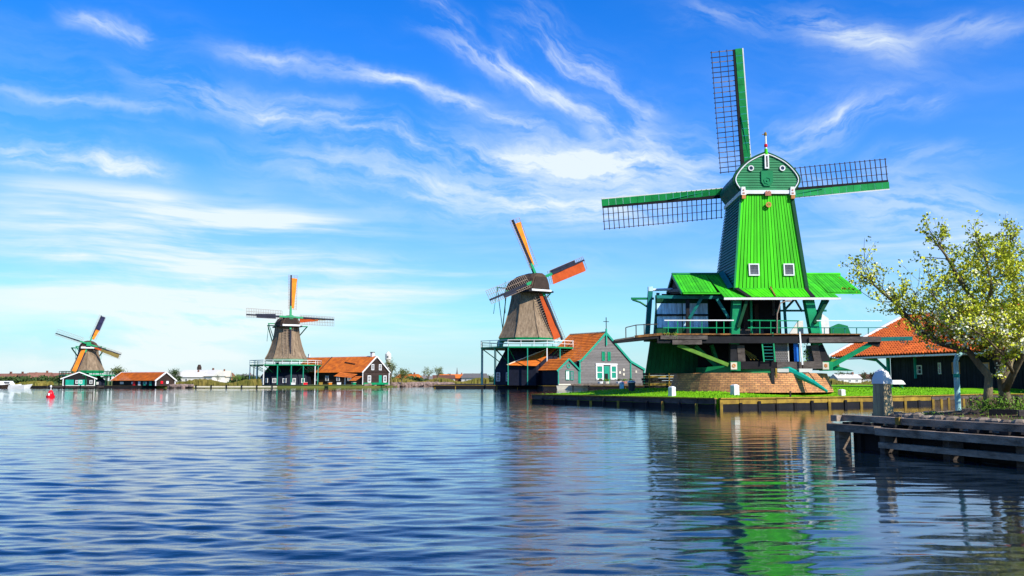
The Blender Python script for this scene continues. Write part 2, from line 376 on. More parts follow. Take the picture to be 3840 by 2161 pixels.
def window(parent, o, r, u, wd, h, fmat, gmat, nx=2, ny=2, fr=.09, depth=.08):
    """frame standing proud of the wall, pane set back, glazing bars; o = lower left corner on the wall"""
    o, r, u = V(o), V(r).normalized(), V(u).normalized(); n = r.cross(u)
    b = MB()
    def bx(a0, a1, b0, b1, d0, d1):
        b.hull([o + r * a0 + u * b0 + n * d0, o + r * a1 + u * b0 + n * d0, o + r * a1 + u * b1 + n * d0, o + r * a0 + u * b1 + n * d0],
               [o + r * a0 + u * b0 + n * d1, o + r * a1 + u * b0 + n * d1, o + r * a1 + u * b1 + n * d1, o + r * a0 + u * b1 + n * d1])
    bx(0, wd, 0, fr, -.02, depth); bx(0, wd, h - fr, h, -.02, depth); bx(0, fr, fr, h - fr, -.02, depth); bx(wd - fr, wd, fr, h - fr, -.02, depth)
    g = fr * .45
    for i in range(1, nx):
        x = wd * i / nx; bx(x - g / 2, x + g / 2, fr, h - fr, -.01, depth * .7)
    for i in range(1, ny):
        y = h * i / ny; bx(fr, wd - fr, y - g / 2, y + g / 2, -.01, depth * .68)
    f = b.build('window', fmat, parent)
    p = MB(); p.hull([o + r * fr + u * fr + n * .004, o + r * (wd - fr) + u * fr + n * .004, o + r * (wd - fr) + u * (h - fr) + n * .004, o + r * fr + u * (h - fr) + n * .004],
                     [o + r * fr + u * fr + n * .022, o + r * (wd - fr) + u * fr + n * .022, o + r * (wd - fr) + u * (h - fr) + n * .022, o + r * fr + u * (h - fr) + n * .022])
    p.build('pane', gmat, f)
    return f
def disc(mb, c, n, r, th, k=20):
    c, n = V(c), V(n).normalized(); a = n.orthogonal().normalized(); b = n.cross(a)
    mb.hull([c + (a * math.cos(6.2832 * i / k) + b * math.sin(6.2832 * i / k)) * r for i in range(k)],
            [c + n * th + (a * math.cos(6.2832 * i / k) + b * math.sin(6.2832 * i / k)) * r for i in range(k)])
def ring(mb, c, n, r0, r1, th, k=24):
    c, n = V(c), V(n).normalized(); a = n.orthogonal().normalized(); b = n.cross(a)
    for i in range(k):
        e = [(a * math.cos(t) + b * math.sin(t)) for t in (6.2832 * i / k, 6.2832 * (i + 1) / k)]
        q = [c + e[0] * r0, c + e[0] * r1, c + e[1] * r1, c + e[1] * r0]
        mb.hull(q, [p + n * th for p in q])
def scatter_quads(mb, P, size, rng, flat=.0, asp=.6):
    for p in P:
        a = V((rng.gauss(0, 1), rng.gauss(0, 1), rng.gauss(0, 1))).normalized(); b = a.orthogonal().normalized()
        b.rotate(Matrix.Rotation(rng.uniform(0, 6.28), 3, a))
        c = a.cross(b); s = size * rng.uniform(.6, 1.3)
        mb.poly([p - b * s, p + c * s * asp, p + b * s, p - c * s * asp])

# ------------------------------------------------------------------ ground and water
def pt_in(poly, x, y):
    r = False; j = len(poly) - 1
    for i in range(len(poly)):
        xi, yi = poly[i]; xj, yj = poly[j]
        if (yi > y) != (yj > y) and x < (xj - xi) * (y - yi) / (yj - yi) + xi: r = not r
        j = i
    return r
def edge_dist(poly, x, y):
    best = 1e9; p = V((x, y))
    for i in range(len(poly)):
        a = V(poly[i]); b = V(poly[(i + 1) % len(poly)]); d = b - a
        t = max(0, min(1, (p - a).dot(d) / d.dot(d))); best = min(best, (p - a - d * t).length)
    return best
def terrain(name, poly, z0, z1, run, mat, step, bump=.03):
    """land sheet inside an outline: height z0 at the edge rising to z1, with a skirt going below the water"""
    import bmesh
    bm = bmesh.new(); vs_ = [bm.verts.new((x, y, 0)) for x, y in poly]; bm.faces.new(vs_)
    xs = [p[0] for p in poly]; ys = [p[1] for p in poly]
    def cuts(lo, hi, ax):
        v = lo + step
        while v < hi:
            no = (1, 0, 0) if ax == 0 else (0, 1, 0); co = (v, 0, 0) if ax == 0 else (0, v, 0)
            bmesh.ops.bisect_plane(bm, geom=bm.verts[:] + bm.edges[:] + bm.faces[:], plane_co=co, plane_no=no); v += step
    cuts(min(xs), max(xs), 0); cuts(min(ys), max(ys), 1)
    for v in bm.verts:
        d = edge_dist(poly, v.co.x, v.co.y); t = min(1, d / run); t = t * t * (3 - 2 * t)
        v.co.z = z0 + (z1 - z0) * t + (math.sin(v.co.x * 1.3 + 1) * math.cos(v.co.y * .9) * bump * t)
    be = [e for e in bm.edges if e.is_boundary]
    r = bmesh.ops.extrude_edge_only(bm, edges=be)
    for v in [g for g in r['geom'] if isinstance(g, bmesh.types.BMVert)]: v.co.z = -1.0
    bmesh.ops.recalc_face_normals(bm, faces=bm.faces[:])
    me = bpy.data.meshes.new(name); bm.to_mesh(me); bm.free()
    o = link(name, me, mat, None, 'structure'); return o
ISL = [(1.7, 69.0), (12.2, 53.0), (23.0, 59.4), (29.5, 63.2), (37.0, 70.6), (60, 74), (110, 76), (110, 150), (26, 150), (17, 104), (9.3, 86)]
def isl_h(x, y):
    d = edge_dist(ISL, x, y); t = min(1, d / 6.5); t = t * t * (3 - 2 * t); return .60 + .42 * t
terrain('lawn', ISL, .60, 1.02, 6.5, grassm, 2.0)
QUAY = [(-16.2, 188), (5.5, 187), (6.2, 171.5), (48, 163), (60, 262), (-22, 262)]
terrain('quay_ground', QUAY, .62, .8, 3, soil, 8)
FAR = [(-420, 196), (-105, 200), (-80, 201), (-64, 202), (-48, 203), (-33, 215), (-24, 262), (140, 262), (140, 148), (420, 140), (2600, 600), (2600, 3200), (-2600, 3200), (-2600, 500)]
terrain('far_shore', FAR, .45, .9, 8, fieldm, 60, 0)
NEAR = [(9.9, 24.4), (13.4, 26.4), (20, 28.5), (40, 32), (60, 30), (60, 6), (13.0, 12.0), (11.6, 17.6), (10.4, 22.0)]
terrain('near_bank', NEAR, .74, 1.0, 3, soil, .7, .06)

def water_grid():
    ny, nx = 820, 520
    ys = 5.2 * (300 / 5.2) ** (np.arange(ny) / (ny - 1)); us = np.linspace(-1, 1, nx)
    Y, U = np.meshgrid(ys, us, indexing='ij'); X = U * (Y * .66 + 4)
    Z = np.zeros_like(X); rg = np.random.RandomState(5)
    dy = np.gradient(ys)[:, None]
    wx = .22 * np.sin(X * .31 + Y * .12) + .3 * np.sin(Y * .23 - X * .11 + 1.3); wy = .25 * np.sin(X * .17 + 2) + .2 * np.sin(X * .43 + Y * .2)
    for i in range(120):
        lam = .16 * (1.5 / .16) ** rg.rand(); k = 2 * math.pi / lam
        th = rg.normal(0.06, .30); ph = rg.rand() * 6.28
        slope = .0150 * (1.0 if lam < 1.0 else .75)
        att = np.clip((lam / dy - 2.5) / 3.0, 0, 1)
        cx, cy = rg.uniform(-30, 30), rg.uniform(0, 40)
        env = .65 + .5 * np.sin((X - cx) * rg.uniform(.05, .5) + (Y - cy) * rg.uniform(.05, .6) + rg.rand() * 6)
        s = np.sin(k * ((X + wx) * math.sin(th) + (Y + wy) * math.cos(th)) + ph)
        Z += slope / k * att * env * (s + .18 * np.cos(2 * (k * ((X + wx) * math.sin(th) + (Y + wy) * math.cos(th)) + ph)))
    shelter = 1 - .80 / (1 + np.exp(-(X - .13 * Y) / 1.6))
    Z = Z * shelter * 1.0
    v = np.stack([X, Y, Z], -1).reshape(-1, 3)
    idx = np.arange(ny * nx).reshape(ny, nx)
    f = np.stack([idx[:-1, :-1], idx[:-1, 1:], idx[1:, 1:], idx[1:, :-1]], -1).reshape(-1, 4)
    me = bpy.data.meshes.new('river_water'); me.vertices.add(len(v)); me.vertices.foreach_set('co', v.ravel())
    me.loops.add(f.size); me.loops.foreach_set('vertex_index', f.ravel()); me.polygons.add(len(f))
    me.polygons.foreach_set('loop_start', np.arange(0, f.size, 4)); me.polygons.foreach_set('use_smooth', np.ones(len(f), bool))
    me.update(calc_edges=True)
    link('river_water', me, waterm, None, 'structure')
    b = MB(); b.quad((-3000, -400, -.12), (3000, -400, -.12), (3000, 2500, -.12), (-3000, 2500, -.12)); b.build('outer_river_water', waterm, None, 'structure')
water_grid()

# ------------------------------------------------------------------ the big green saw mill
CX = 18.05
MILL = V((CX, 64.6, 1.0))
mill = thing('windmill', 'large bright green paltrok sawmill windmill on a brick drum on the lawn', 'windmill', MILL)
OFF = MILL.copy()
# brick drum
b = MB(); b.lathe([(5.75, -.1), (5.35, 1.18), (5.1, 1.2)], (17.25, 64.8, 1.0), 44, .1); base_ = b.build('brick_base', brickm, mill)
b = MB(); b.lathe([(4.1, 0), (4.1, .42), (2.0, .43)], (17.25, 64.8, 2.2), 20, .1); b.build('base_ring', emer, mill)
# tower
fTL, fTR, fBL, fBR = V((16.3, 62, 14.8)), V((19.78, 62, 14.8)), V((15.58, 61.6, 8.1)), V((20.5, 61.6, 8.1))
bTL, bTR, bBL, bBR = V((16.45, 67.3, 14.8)), V((19.65, 67.3, 14.8)), V((15.5, 67.7, 8.1)), V((20.6, 67.7, 8.1))
ins = lambda p, k=.12: V((CX + (p.x - CX) * (1 - k * .25), 64.65 + (p.y - 64.65) * (1 - k * .3), p.z))
core = MB(); core.hull([ins(p) for p in (fBL, fBR, bBR, bBL)], [ins(p) for p in (fTL, fTR, bTR, bTL)])
tower = core.build('tower', deepg, mill)
nb = 19
for i in range(nb):
    t0, t1 = (i + .10) / nb, (i + .90) / nb
    j = V((0, -rnd.uniform(.0, .015), 0))
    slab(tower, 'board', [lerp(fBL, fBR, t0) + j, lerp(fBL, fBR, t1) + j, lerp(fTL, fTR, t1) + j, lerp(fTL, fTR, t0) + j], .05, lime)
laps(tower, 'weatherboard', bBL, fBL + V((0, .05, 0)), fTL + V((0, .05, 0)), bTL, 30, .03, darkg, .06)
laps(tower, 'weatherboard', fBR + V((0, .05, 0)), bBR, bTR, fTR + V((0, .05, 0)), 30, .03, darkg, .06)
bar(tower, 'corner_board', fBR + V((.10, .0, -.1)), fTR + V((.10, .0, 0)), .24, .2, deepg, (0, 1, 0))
bar(tower, 'corner_board', fBL + V((-.05, .02, -.1)), fTL + V((-.05, .02, 0)), .12, .14, emer, (0, 1, 0))
bar(tower, 'sill_beam', fBL + V((-.1, -.02, -.06)), fBR + V((.1, -.02, -.06)), .12, .12, emer)
un = (fTL - fBL).normalized(); fy = lambda z: 61.6 + (z - 8.1) / 6.7 * .4 - .03
for x in (16.58, 19.02):
    f = window(mill, (x, fy(8.98), 8.98), (1, 0, 0), (0, .06, 1), .74, .86, white, greyglass, 1, 1, .085, .07)
    b = MB()
    for i in range(1, 6): b.box((x + .085 + .57 * i / 6, fy(9.4) - .03, 9.41), (.022, .03, .70)); b.box((x + .37, fy(9.4) - .032, 8.98 + .085 + .69 * i / 6), (.57, .03, .022))
    b.build('glazing_bars', greyboard, f)
# cap
prof = [(0, 17.80), (.62, 17.55), (1.32, 17.15), (1.86, 16.62), (2.20, 16.08), (2.17, 15.66), (1.83, 15.14)]
outl = [(CX + .1 + x, z) for x, z in prof] + [(CX + .1 - x, z) for x, z in prof[::-1][:-1]]
def smooth_loop(pts, n=3):
    out = []; m = len(pts)
    for i in range(m - 1):
        p0, p1, p2, p3 = [pts[max(0, min(m - 1, i + k))] for k in (-1, 0, 1, 2)]
        for j in range(n):
            t = j / n
            out.append(tuple(.5 * (2 * p1[a] + (p2[a] - p0[a]) * t + (2 * p0[a] - 5 * p1[a] + 4 * p2[a] - p3[a]) * t * t + (3 * p1[a] - p0[a] - 3 * p2[a] + p3[a]) * t ** 3) for a in (0, 1)))
    out.append(pts[-1]); return out
half = smooth_loop(prof, 4)
capx = CX + .1
loop = [(capx - x, z) for x, z in half[::-1]] + [(capx + x, z) for x, z in half[1:]]
b = MB(); b.hull([(x, 62.06, z) for x, z in loop], [(capx + (x - capx) * .93, 67.3, 15.1 + (z - 15.1) * .97) for x, z in loop]); cap = b.build('cap', deepg, mill)
# cap sides: long horizontal boards following the outline
for k in range(len(half) - 1):
    for sg in (-1, 1):
        (x0, z0), (x1, z1) = half[k], half[k + 1]
        if sg > 0: (x0, z0), (x1, z1) = (x1, z1), (x0, z0)
        A, B = V((capx + sg * x0 * 1.03, 62.0, z0 + .03)), V((capx + sg * x1 * 1.015, 62.0, z1 + .02))
        A2, B2 = V((capx + sg * x0 * .95, 67.35, 15.1 + (z0 - 15.07) * .97)), V((capx + sg * x1 * .94, 67.35, 15.1 + (z1 - 15.08) * .97))
        slab(cap, 'cap_board', [B, A, A2, B2], .03, darkg)
# cap face boards (horizontal), cut to the outline
def half_width(z):
    best = 0
    for (x0, z0), (x1, z1) in zip(half[:-1], half[1:]):
        if min(z0, z1) <= z <= max(z0, z1) and z0 != z1: best = max(best, x0 + (x1 - x0) * (z - z0) / (z1 - z0))
    return best
z = 15.16; nz = 14
for i in range(nz):
    za, zb = 15.16 + i * (2.58 / nz), 15.16 + (i + 1) * (2.58 / nz) - .012
    ha, hb = half_width(za) - .03, half_width(zb) - .03
    if hb <= 0: continue
    slab(cap, 'face_board', [(capx - ha, 61.985, za), (capx + ha, 61.985, za), (capx + hb, 62.02, zb), (capx - hb, 62.02, zb)], .04, emer)
b = MB(); b.tube([(x, 61.95, z) for x, z in loop], .045, 6); b.build('cap_trim', white, mill)
b = MB(); b.tube([(capx + (x - capx) * 1.06, 62.06, 15.1 + (z - 15.1) * 1.045) for x, z in loop], .075, 6); b.build('cap_rim', deepg, mill)
bar(mill, 'white_beam', (capx - 1.85, 61.93, 15.0), (capx + 1.85, 61.93, 15.0), .16, .26, white)
bar(mill, 'white_beam', (16.25, 61.9, 14.93), (16.42, 67.4, 14.93), .16, .26, white)
bar(mill, 'white_beam', (19.95, 61.9, 14.93), (19.78, 67.4, 14.93), .16, .26, white)
for sx in (-1, 1):
    x = capx + sx * 1.74
    b = MB(); b.hull([(x - .17, 61.78, 15.0), (x + .17, 61.78, 15.0), (x + .17, 61.95, 15.0), (x - .17, 61.95, 15.0)], [(x - .13, 61.78, 15.36), (x + .13, 61.78, 15.36), (x + .13, 61.95, 15.36), (x - .13, 61.95, 15.36)])
    b.box((x, 61.86, 14.88), (.36, .2, .22)); e = b.build('corbel', white, mill)
    b = MB(); b.box((x, 61.8, 14.62), (.26, .2, .26)); b.build('corbel_foot', gold, mill)
    b = MB(); disc(b, (x, 61.78, 15.12), (0, -1, 0), .06, .03, 10); b.box((x, 61.75, 14.9), (.14, .04, .08)); b.build('carving', pinkred, mill)
    b = MB(); ring(b, (capx + sx * 1.12, 61.96, 16.74), (0, -1, 0), .13, .205, .05); rg_ = b.build('porthole', white, mill)
    b = MB(); disc(b, (capx + sx * 1.12, 61.97, 16.74), (0, -1, 0), .13, .012); b.build('pane', glass, rg_)
b = MB()
for i in range(5): b.box((capx + (i - 2) * .085, 61.80, 14.86 + .03 * (i % 2)), (.07, .08, .30 + .05 * (i % 2)))
b.box((capx, 61.83, 14.84), (.44, .06, .10)); b.build('carved_emblem', pinkred, mill)
b = MB(); ring(b, (capx + .0, 61.80, 14.06), (0, -1, 0), .10, .20, .08, 16); disc(b, (capx, 61.83, 14.06), (0, -1, 0), .06, .06, 12); b.build('carved_rosette', gold, mill)
b = MB()
b.box((capx - .105, 61.90, 17.2), (.10, .1, 1.02)); b.box((capx + .105, 61.90, 17.2), (.10, .1, 1.02)); b.box((capx, 61.90, 17.66), (.11, .1, .1)); b.box((capx, 61.90, 16.74), (.11, .1, .1)); b.build('slot_frame', white, mill)
MB().box((capx, 61.93, 17.2), (.11, .06, .82)).build('slot', tarwood, mill)
b = MB(); ph = [(capx - .42, 16.55), (capx + .42, 16.55), (capx + .42, 15.75), (capx + .22, 15.45), (capx - .22, 15.45), (capx - .42, 15.75)]
b.hull([(x, 61.97, z) for x, z in ph], [(x, 61.915, z) for x, z in ph]); hatch = b.build('hatch', emer, mill)
b = MB(); ring(b, (capx, 61.91, 15.83), (0, -1, 0), .22, .27, .03, 6); disc(b, (capx, 61.91, 15.83), (0, -1, 0), .06, .05, 8); b.build('hatch_ring', postg, hatch)
# finial
b = MB(); b.lathe([(.12, 0), (.10, .35), (.075, .5), (.07, 1.3), (.05, 1.32)], (capx, 62.0, 17.8), 10); fin = b.build('finial', white, mill)
b = MB(); b.lathe([(.10, .48), (.125, .52), (.125, .66), (.10, .7)], (capx, 62.0, 17.8), 10); b.build('finial_band', redp, fin)
b = MB(); b.lathe([(.125, -.12), (.135, 0), (.115, .3), (.105, .36)], (capx, 62.0, 17.8), 10); b.build('finial_foot', lime, fin)
b = MB(); b.lathe([(.06, 1.3), (.11, 1.36), (.10, 1.5), (.03, 1.6)], (capx, 62.0, 17.8), 10); b.tube([(capx - .25, 62, 19.2), (capx, 62, 19.26), (capx + .1, 62, 19.2)], .03, 5); b.build('finial_knob', ochre, fin)
# sails, seen from behind
hub = V((18.14, 67.9, 16.13)); ti = math.radians(9)
ax = V((0, -math.cos(ti), -math.sin(ti))); upv = V((0, -math.sin(ti), math.cos(ti))); rt = V((1, 0, 0))
b = MB(); b.tube([hub + ax * 1.4, hub - ax * .7], [.32, .42], 10); b.build('windshaft', tarwood, mill)
RS = 11.15
for q in range(4):
    ph = math.radians(90 * q - 5.2); d = upv * math.cos(ph) + rt * math.sin(ph); c = -upv * math.sin(ph) + rt * math.cos(ph)
    b = MB(); b.bar(hub, hub + d * RS, .34, .30, ax, .17, .16); s = b.build('sail', tarwood, mill)
    s['label'] = ['upright sail', 'right hand sail', 'lower sail hidden behind the tower', 'left hand sail'][q]
    nbar = 25
    tw = lambda r: math.radians(20 - 15 * r / RS)
    for i in range(nbar):
        r = 1.85 + (RS - 1.9) * i / (nbar - 1); cc = c * math.cos(tw(r)) + ax * math.sin(tw(r))
        jj = d * rnd.uniform(-.015, .015)
        bar(s, 'sail_bar', hub + d * r - cc * 1.80 + jj, hub + d * r + cc * .66 + jj * .3, .06, .055, latl if (q == 0 and rnd.random() < .6) else lattice, ax)
    for wv in (.55, 1.12, 1.72):
        pts = [hub + d * r - (c * math.cos(tw(r)) + ax * math.sin(tw(r))) * wv + ax * .045 for r in (1.75, 4.1, 6.5, 8.8, RS + .05)]
        b = MB()
        for p0, p1 in zip(pts[:-1], pts[1:]): b.bar(p0, p1, .045, .04, ax)
        b.build('sail_lath', lattice, s)
    nw = 17
    for i in range(nw):
        r0, r1 = 1.7 + (RS - 1.65) * i / nw, 1.7 + (RS - 1.65) * (i + 1) / nw - .018
        w0 = lambda r: (c * math.cos(tw(r) * .8) + ax * math.sin(tw(r) * .8))
        k = .08 + rnd.uniform(-.008, .008)
        slab(s, 'wind_board', [hub + d * r0 + w0(r0) * k + ax * .11, hub + d * r0 + w0(r0) * .60 + ax * .09, hub + d * r1 + w0(r1) * .60 + ax * .09, hub + d * r1 + w0(r1) * k + ax * .11], .025, sailg)
    b = MB(); b.bar(hub + d * 1.7 + c * .61 + ax * .13, hub + d * (RS + .03) + c * .65 + ax * .10, .09, .09, ax); b.build('edge_lath', white, s)
    b = MB(); b.tube([hub + d * 2.2 + c * .52 + ax * .16, hub + d * 4.0 + c * .34 + ax * .17, hub + d * 6 + c * .12 + ax * .18], .035, 5); b.build('furled_rope', postg, s)
# wing roofs and skirt roof
ridgeZ, eaveZ = 9.45, 7.82
def roof(parent, A, B, C, D, n, m=roofg):
    """A-B lower edge, D-C upper edge; boards run up the slope, a batten ridge on every joint"""
    boards(parent, 'roof_board', A, B, C, D, n, .05, m, .12, .02)
    b = MB(); nrm = (V(B) - V(A)).cross(V(D) - V(A)).normalized() * -.07
    b.slab([V(A) + nrm, V(B) + nrm, V(C) + nrm, V(D) + nrm], .03); b.build('roof_deck', deepg, parent)
wl = MB(); wl.tube([(11.75, 64.8, 9.47), (16.2, 64.8, 9.47)], .12, 8); rl = wl.build('roof_ridge', emer, mill); rl['label'] = 'left ridge beam'
wl = MB(); wl.tube([(20.0, 64.8, 9.47), (24.15, 64.8, 9.47)], .12, 8); rr = wl.build('roof_ridge', roofg, mill)
roofL = MB().bar((11.9, 61.36, 7.72), (15.0, 61.36, 7.72), .08, .1).build('wing_roof', roofg, mill)
roofR = MB().bar((22.3, 61.36, 7.72), (24.3, 61.36, 7.72), .08, .1).build('wing_roof', roofg, mill)
roof(roofL, (11.8, 61.3, 7.8), (14.25, 61.3, 7.8), (14.25, 64.8, 9.45), (11.8, 64.8, 9.45), 11)
roof(roofL, (14.55, 60.55, 7.36), (16.25, 60.55, 7.36), (15.62, 64.8, 9.45), (14.25, 64.8, 9.45), 6)
roof(roofL, (15.6, 68.4, 7.9), (11.8, 67.2, 8.35), (11.8, 64.8, 9.45), (15.6, 64.8, 9.45), 9)
roof(roofR, (21.95, 61.3, 7.8), (24.3, 61.3, 7.8), (24.1, 64.8, 9.45), (21.95, 64.8, 9.45), 11)
roof(roofR, (20.6, 60.55, 7.36), (22.45, 60.55, 7.36), (21.95, 64.8, 9.45), (20.5, 64.8, 9.45), 7)
roof(roofR, (24.1, 67.2, 8.35), (20.5, 68.4, 7.9), (20.5, 64.8, 9.45), (24.1, 64.8, 9.45), 9)
skirt = MB().bar((14.5, 60.42, 7.26), (22.5, 60.42, 7.26), .12, .15).build('gutter', white, mill); 
skr = MB().bar((15.7, 61.5, 8.06), (20.4, 61.5, 8.06), .1, .08).build('skirt_roof', roofg, mill)
roof(skr, (16.28, 60.52, 7.40), (20.58, 60.52, 7.40), (20.42, 61.52, 8.08), (15.66, 61.52, 8.08), 19, lime)
slab(mill, 'hip_flashing', [(16.1, 60.49, 7.42), (16.42, 60.49, 7.43), (15.78, 61.5, 8.14), (15.5, 61.5, 8.12)], .04, tarwood)
slab(mill, 'hip_flashing', [(20.45, 60.49, 7.43), (20.78, 60.49, 7.42), (20.62, 61.5, 8.12), (20.36, 61.5, 8.14)], .04, tarwood)
slab(mill, 'side_flashing', [(15.2, 62.1, 8.15), (15.45, 61.6, 8.2), (15.55, 64.8, 9.75), (15.2, 64.8, 9.55)], .05, darkg)
b = MB(); b.bar((18.0, 61.45, 8.2), (18.05, 60.5, 7.45), .08, .05); b.build('rain_stain_batten', rustwood, mill)
# gable end boards under the left wing
b = MB(); b.hull([(11.95, 61.7, 7.75), (11.95, 64.8, 9.25), (11.95, 67.0, 8.2)], [(12.05, 61.7, 7.75), (12.05, 64.8, 9.25), (12.05, 67.0, 8.2)]); b.build('wing_gable', tarwood, mill)
bar(mill, 'barge_board', (11.78, 61.3, 7.74), (11.78, 64.85, 9.40), .07, .2, emer); bar(mill, 'barge_board', (11.78, 67.2, 8.28), (11.78, 64.75, 9.40), .07, .2, darkg)
bar(mill, 'gable_beam', (11.85, 62.4, 8.05), (11.85, 66.4, 8.4), .12, .22, greyboard)
# deck and framing
decks = MB().box((16.9, 63.9, 4.70), (13.9, 6.3, .20)).build('saw_floor', tarwood, mill)
boards(decks, 'deck_plank', (9.9, 60.62, 4.84), (23.9, 60.62, 4.84), (23.9, 66.9, 4.84), (9.9, 66.9, 4.84), 46, .04, greywood, .06, .012)
bar(mill, 'front_beam', (9.9, 60.56, 4.45), (23.9, 60.56, 4.45), .28, .46, tarwood)
bar(mill, 'deck_edge', (10.2, 60.42, 4.83), (14.9, 60.42, 4.83), .10, .10, rustwood)
bar(mill, 'deck_edge', (16.2, 60.42, 4.83), (23.8, 60.42, 4.83), .10, .08, rustwood)
bar(mill, 'beam_plank', (10.9, 60.33, 4.28), (12.9, 60.33, 4.28), .10, .30, greywood)
bar(mill, 'beam_plank', (10.1, 60.34, 4.62), (13.3, 60.34, 4.60), .08, .26, greywood)
bar(mill, 'crane_beam', (20.2, 60.4, 4.42), (25.0, 60.2, 4.48), .26, .36, greywood); bar(mill, 'crane_beam', (24.6, 60.2, 4.47), (27.1, 60.1, 4.52), .22, .27, darkg)
b = MB(); b.hull([(6.9, 60.2, 4.2), (9.9, 60.4, 4.55), (9.9, 62.6, 4.55), (6.9, 61.0, 4.2)], [(6.9, 60.2, 4.38), (9.9, 60.4, 4.84), (9.9, 62.6, 4.84), (6.9, 61.0, 4.38)]); b.build('loading_ramp', tarwood, mill)
for y in (60.25, 60.95):
    bar(mill, 'ramp_edge', (7.0, y, 4.42), (8.3, y + .05, 4.62), .1, .1, greywood)
bar(mill, 'ramp_edge', (8.35, 60.3, 4.66), (10.2, 60.42, 4.84), .12, .16, rustwood)
for x, z in ((7.75, 4.5), (8.45, 4.65), (9.0, 4.75)): bar(mill, 'ramp_post', (x, 60.35, z), (x, 60.35, z + .78), .06, .06, lattice)
bar(mill, 'ramp_rail', (7.75, 60.35, 5.28), (8.45, 60.35, 5.45), .06, .06, lattice); bar(mill, 'ramp_rail', (8.45, 60.35, 5.45), (9.95, 60.4, 5.52), .06, .06, lattice)
# rails
bar(mill, 'hand_rail', (10.4, 60.46, 5.78), (15.15, 60.46, 5.78), .06, .075, white); bar(mill, 'hand_rail', (16.1, 60.46, 5.78), (19.6, 60.46, 5.74), .06, .07, postg)
bar(mill, 'hand_rail', (20.8, 60.46, 5.76), (25.2, 60.3, 5.74), .06, .07, white)
bar(mill, 'mid_rail', (10.3, 60.46, 5.27), (15.2, 60.46, 5.27), .05, .06, postg); bar(mill, 'mid_rail', (16.1, 60.46, 5.27), (20.3, 60.46, 5.27), .05, .06, postg); bar(mill, 'mid_rail', (20.8, 60.46, 5.27), (25.6, 60.3, 5.27), .04, .05, darkg)
for x in (10.65, 11.3, 12.15, 12.95, 13.95, 14.45, 15.0, 16.9, 17.65, 18.2, 19.5, 21.3, 21.9, 22.7, 23.5, 24.3): bar(mill, 'baluster', (x, 60.47, 4.83), (x + .02, 60.47, 5.76 if x < 20 else 5.3), .05, .05, postg if x < 19 else darkg)
# main posts
def post(p, q, wd, m, nm='post', up=(0, 1, 0)): return bar(mill, nm, p, q, wd, wd, m, up)
post((15.28, 61.1, 4.15), (15.55, 61.2, 7.3), .58, postg, 'main_post'); post((20.98, 61.1, 4.05), (20.52, 61.2, 7.3), .62, postg, 'main_post')
post((15.22, 61.05, 2.95), (15.27, 61.1, 4.15), .60, tarwood, 'tarred_post'); post((21.45, 61.05, 2.95), (21.0, 61.1, 4.05), .62, tarwood, 'tarred_post')
for x in (15.22, 21.5):
    b = MB(); b.box((x, 60.95, 2.66), (.70, .7, .62)); b.build('post_shoe', emer if x < 18 else postg, mill)
    xe = x - .12 if x < 18 else x - .15
    b = MB(); b.box((xe, 60.57, 2.68), (.42, .06, .48)); pl = b.build('emblem_plate', cream, mill)
    b = MB()
    if x < 18: ring(b, (xe, 60.54, 2.70), (0, -1, 0), .06, .13, .03, 12)
    else: b.box((xe, 60.53, 2.70), (.07, .03, .26)); b.box((xe - .08, 60.53, 2.70), (.05, .03, .18)); b.box((xe + .08, 60.53, 2.70), (.05, .03, .18))
    b.build('emblem', gold, pl)
# dark back sheets added to paint in the black shade inside; interior parts
back = MB().box((15.9, 67.2, 6.5), (9.0, .12, 3.5)).build('shade_backing', tarwood, mill)
MB().box((16.2, 66.2, 3.1), (8, .12, 2.2)).build('lower_shade_backing', tarwood, mill)
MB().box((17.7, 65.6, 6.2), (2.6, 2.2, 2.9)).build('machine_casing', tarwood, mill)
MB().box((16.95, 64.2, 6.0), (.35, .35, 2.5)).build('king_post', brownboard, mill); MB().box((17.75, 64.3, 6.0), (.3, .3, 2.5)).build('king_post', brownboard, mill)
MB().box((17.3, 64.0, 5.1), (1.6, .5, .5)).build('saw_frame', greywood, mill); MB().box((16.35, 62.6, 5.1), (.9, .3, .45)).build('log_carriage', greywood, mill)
fr = MB().box((12.2, 63.5, 6.32), (3.8, .10, 2.95)).build('panel_frame', deepg, mill)
for i in range(2):
    for (z0, z1) in ((4.95, 5.40), (5.46, 6.30), (6.42, 7.20), (7.28, 7.7)):
        x0 = 10.38 + i * 1.86
        boards(fr, 'blue_board' if z0 > 5.42 else 'green_board', (x0, 63.4, z0), (x0 + 1.80, 63.4, z0), (x0 + 1.80, 63.4, z1), (x0, 63.4, z1), 5, .03, bluep if z0 > 5.42 and z0 < 7.25 else deepg, .04, .01)
bar(mill, 'cross_beam', (10.2, 62.2, 7.55), (15.5, 62.2, 7.5), .2, .22, darkg); bar(mill, 'cross_beam', (10.3, 63.3, 6.36), (14.1, 63.3, 6.36), .10, .12, tarwood)
post((12.35, 62.3, 4.85), (12.4, 62.3, 7.6), .24, tarwood); bar(mill, 'knee_brace', (12.45, 62.2, 6.0), (13.35, 62.0, 7.5), .16, .2, darkg)
post((10.05, 66.0, 4.85), (10.35, 66.0, 8.4), .34, darkg, 'corner_post'); post((10.6, 65.9, 4.85), (10.9, 65.9, 8.2), .22, darkg, 'corner_post')
MB().box((10.35, 66.0, 8.5), (.34, .4, .34)).build('post_cap', bluep, mill); b = MB(); b.tube([(10.5, 65.9, 8.42), (12.1, 65.7, 8.45)], .10, 7); b.build('pipe', white, mill)
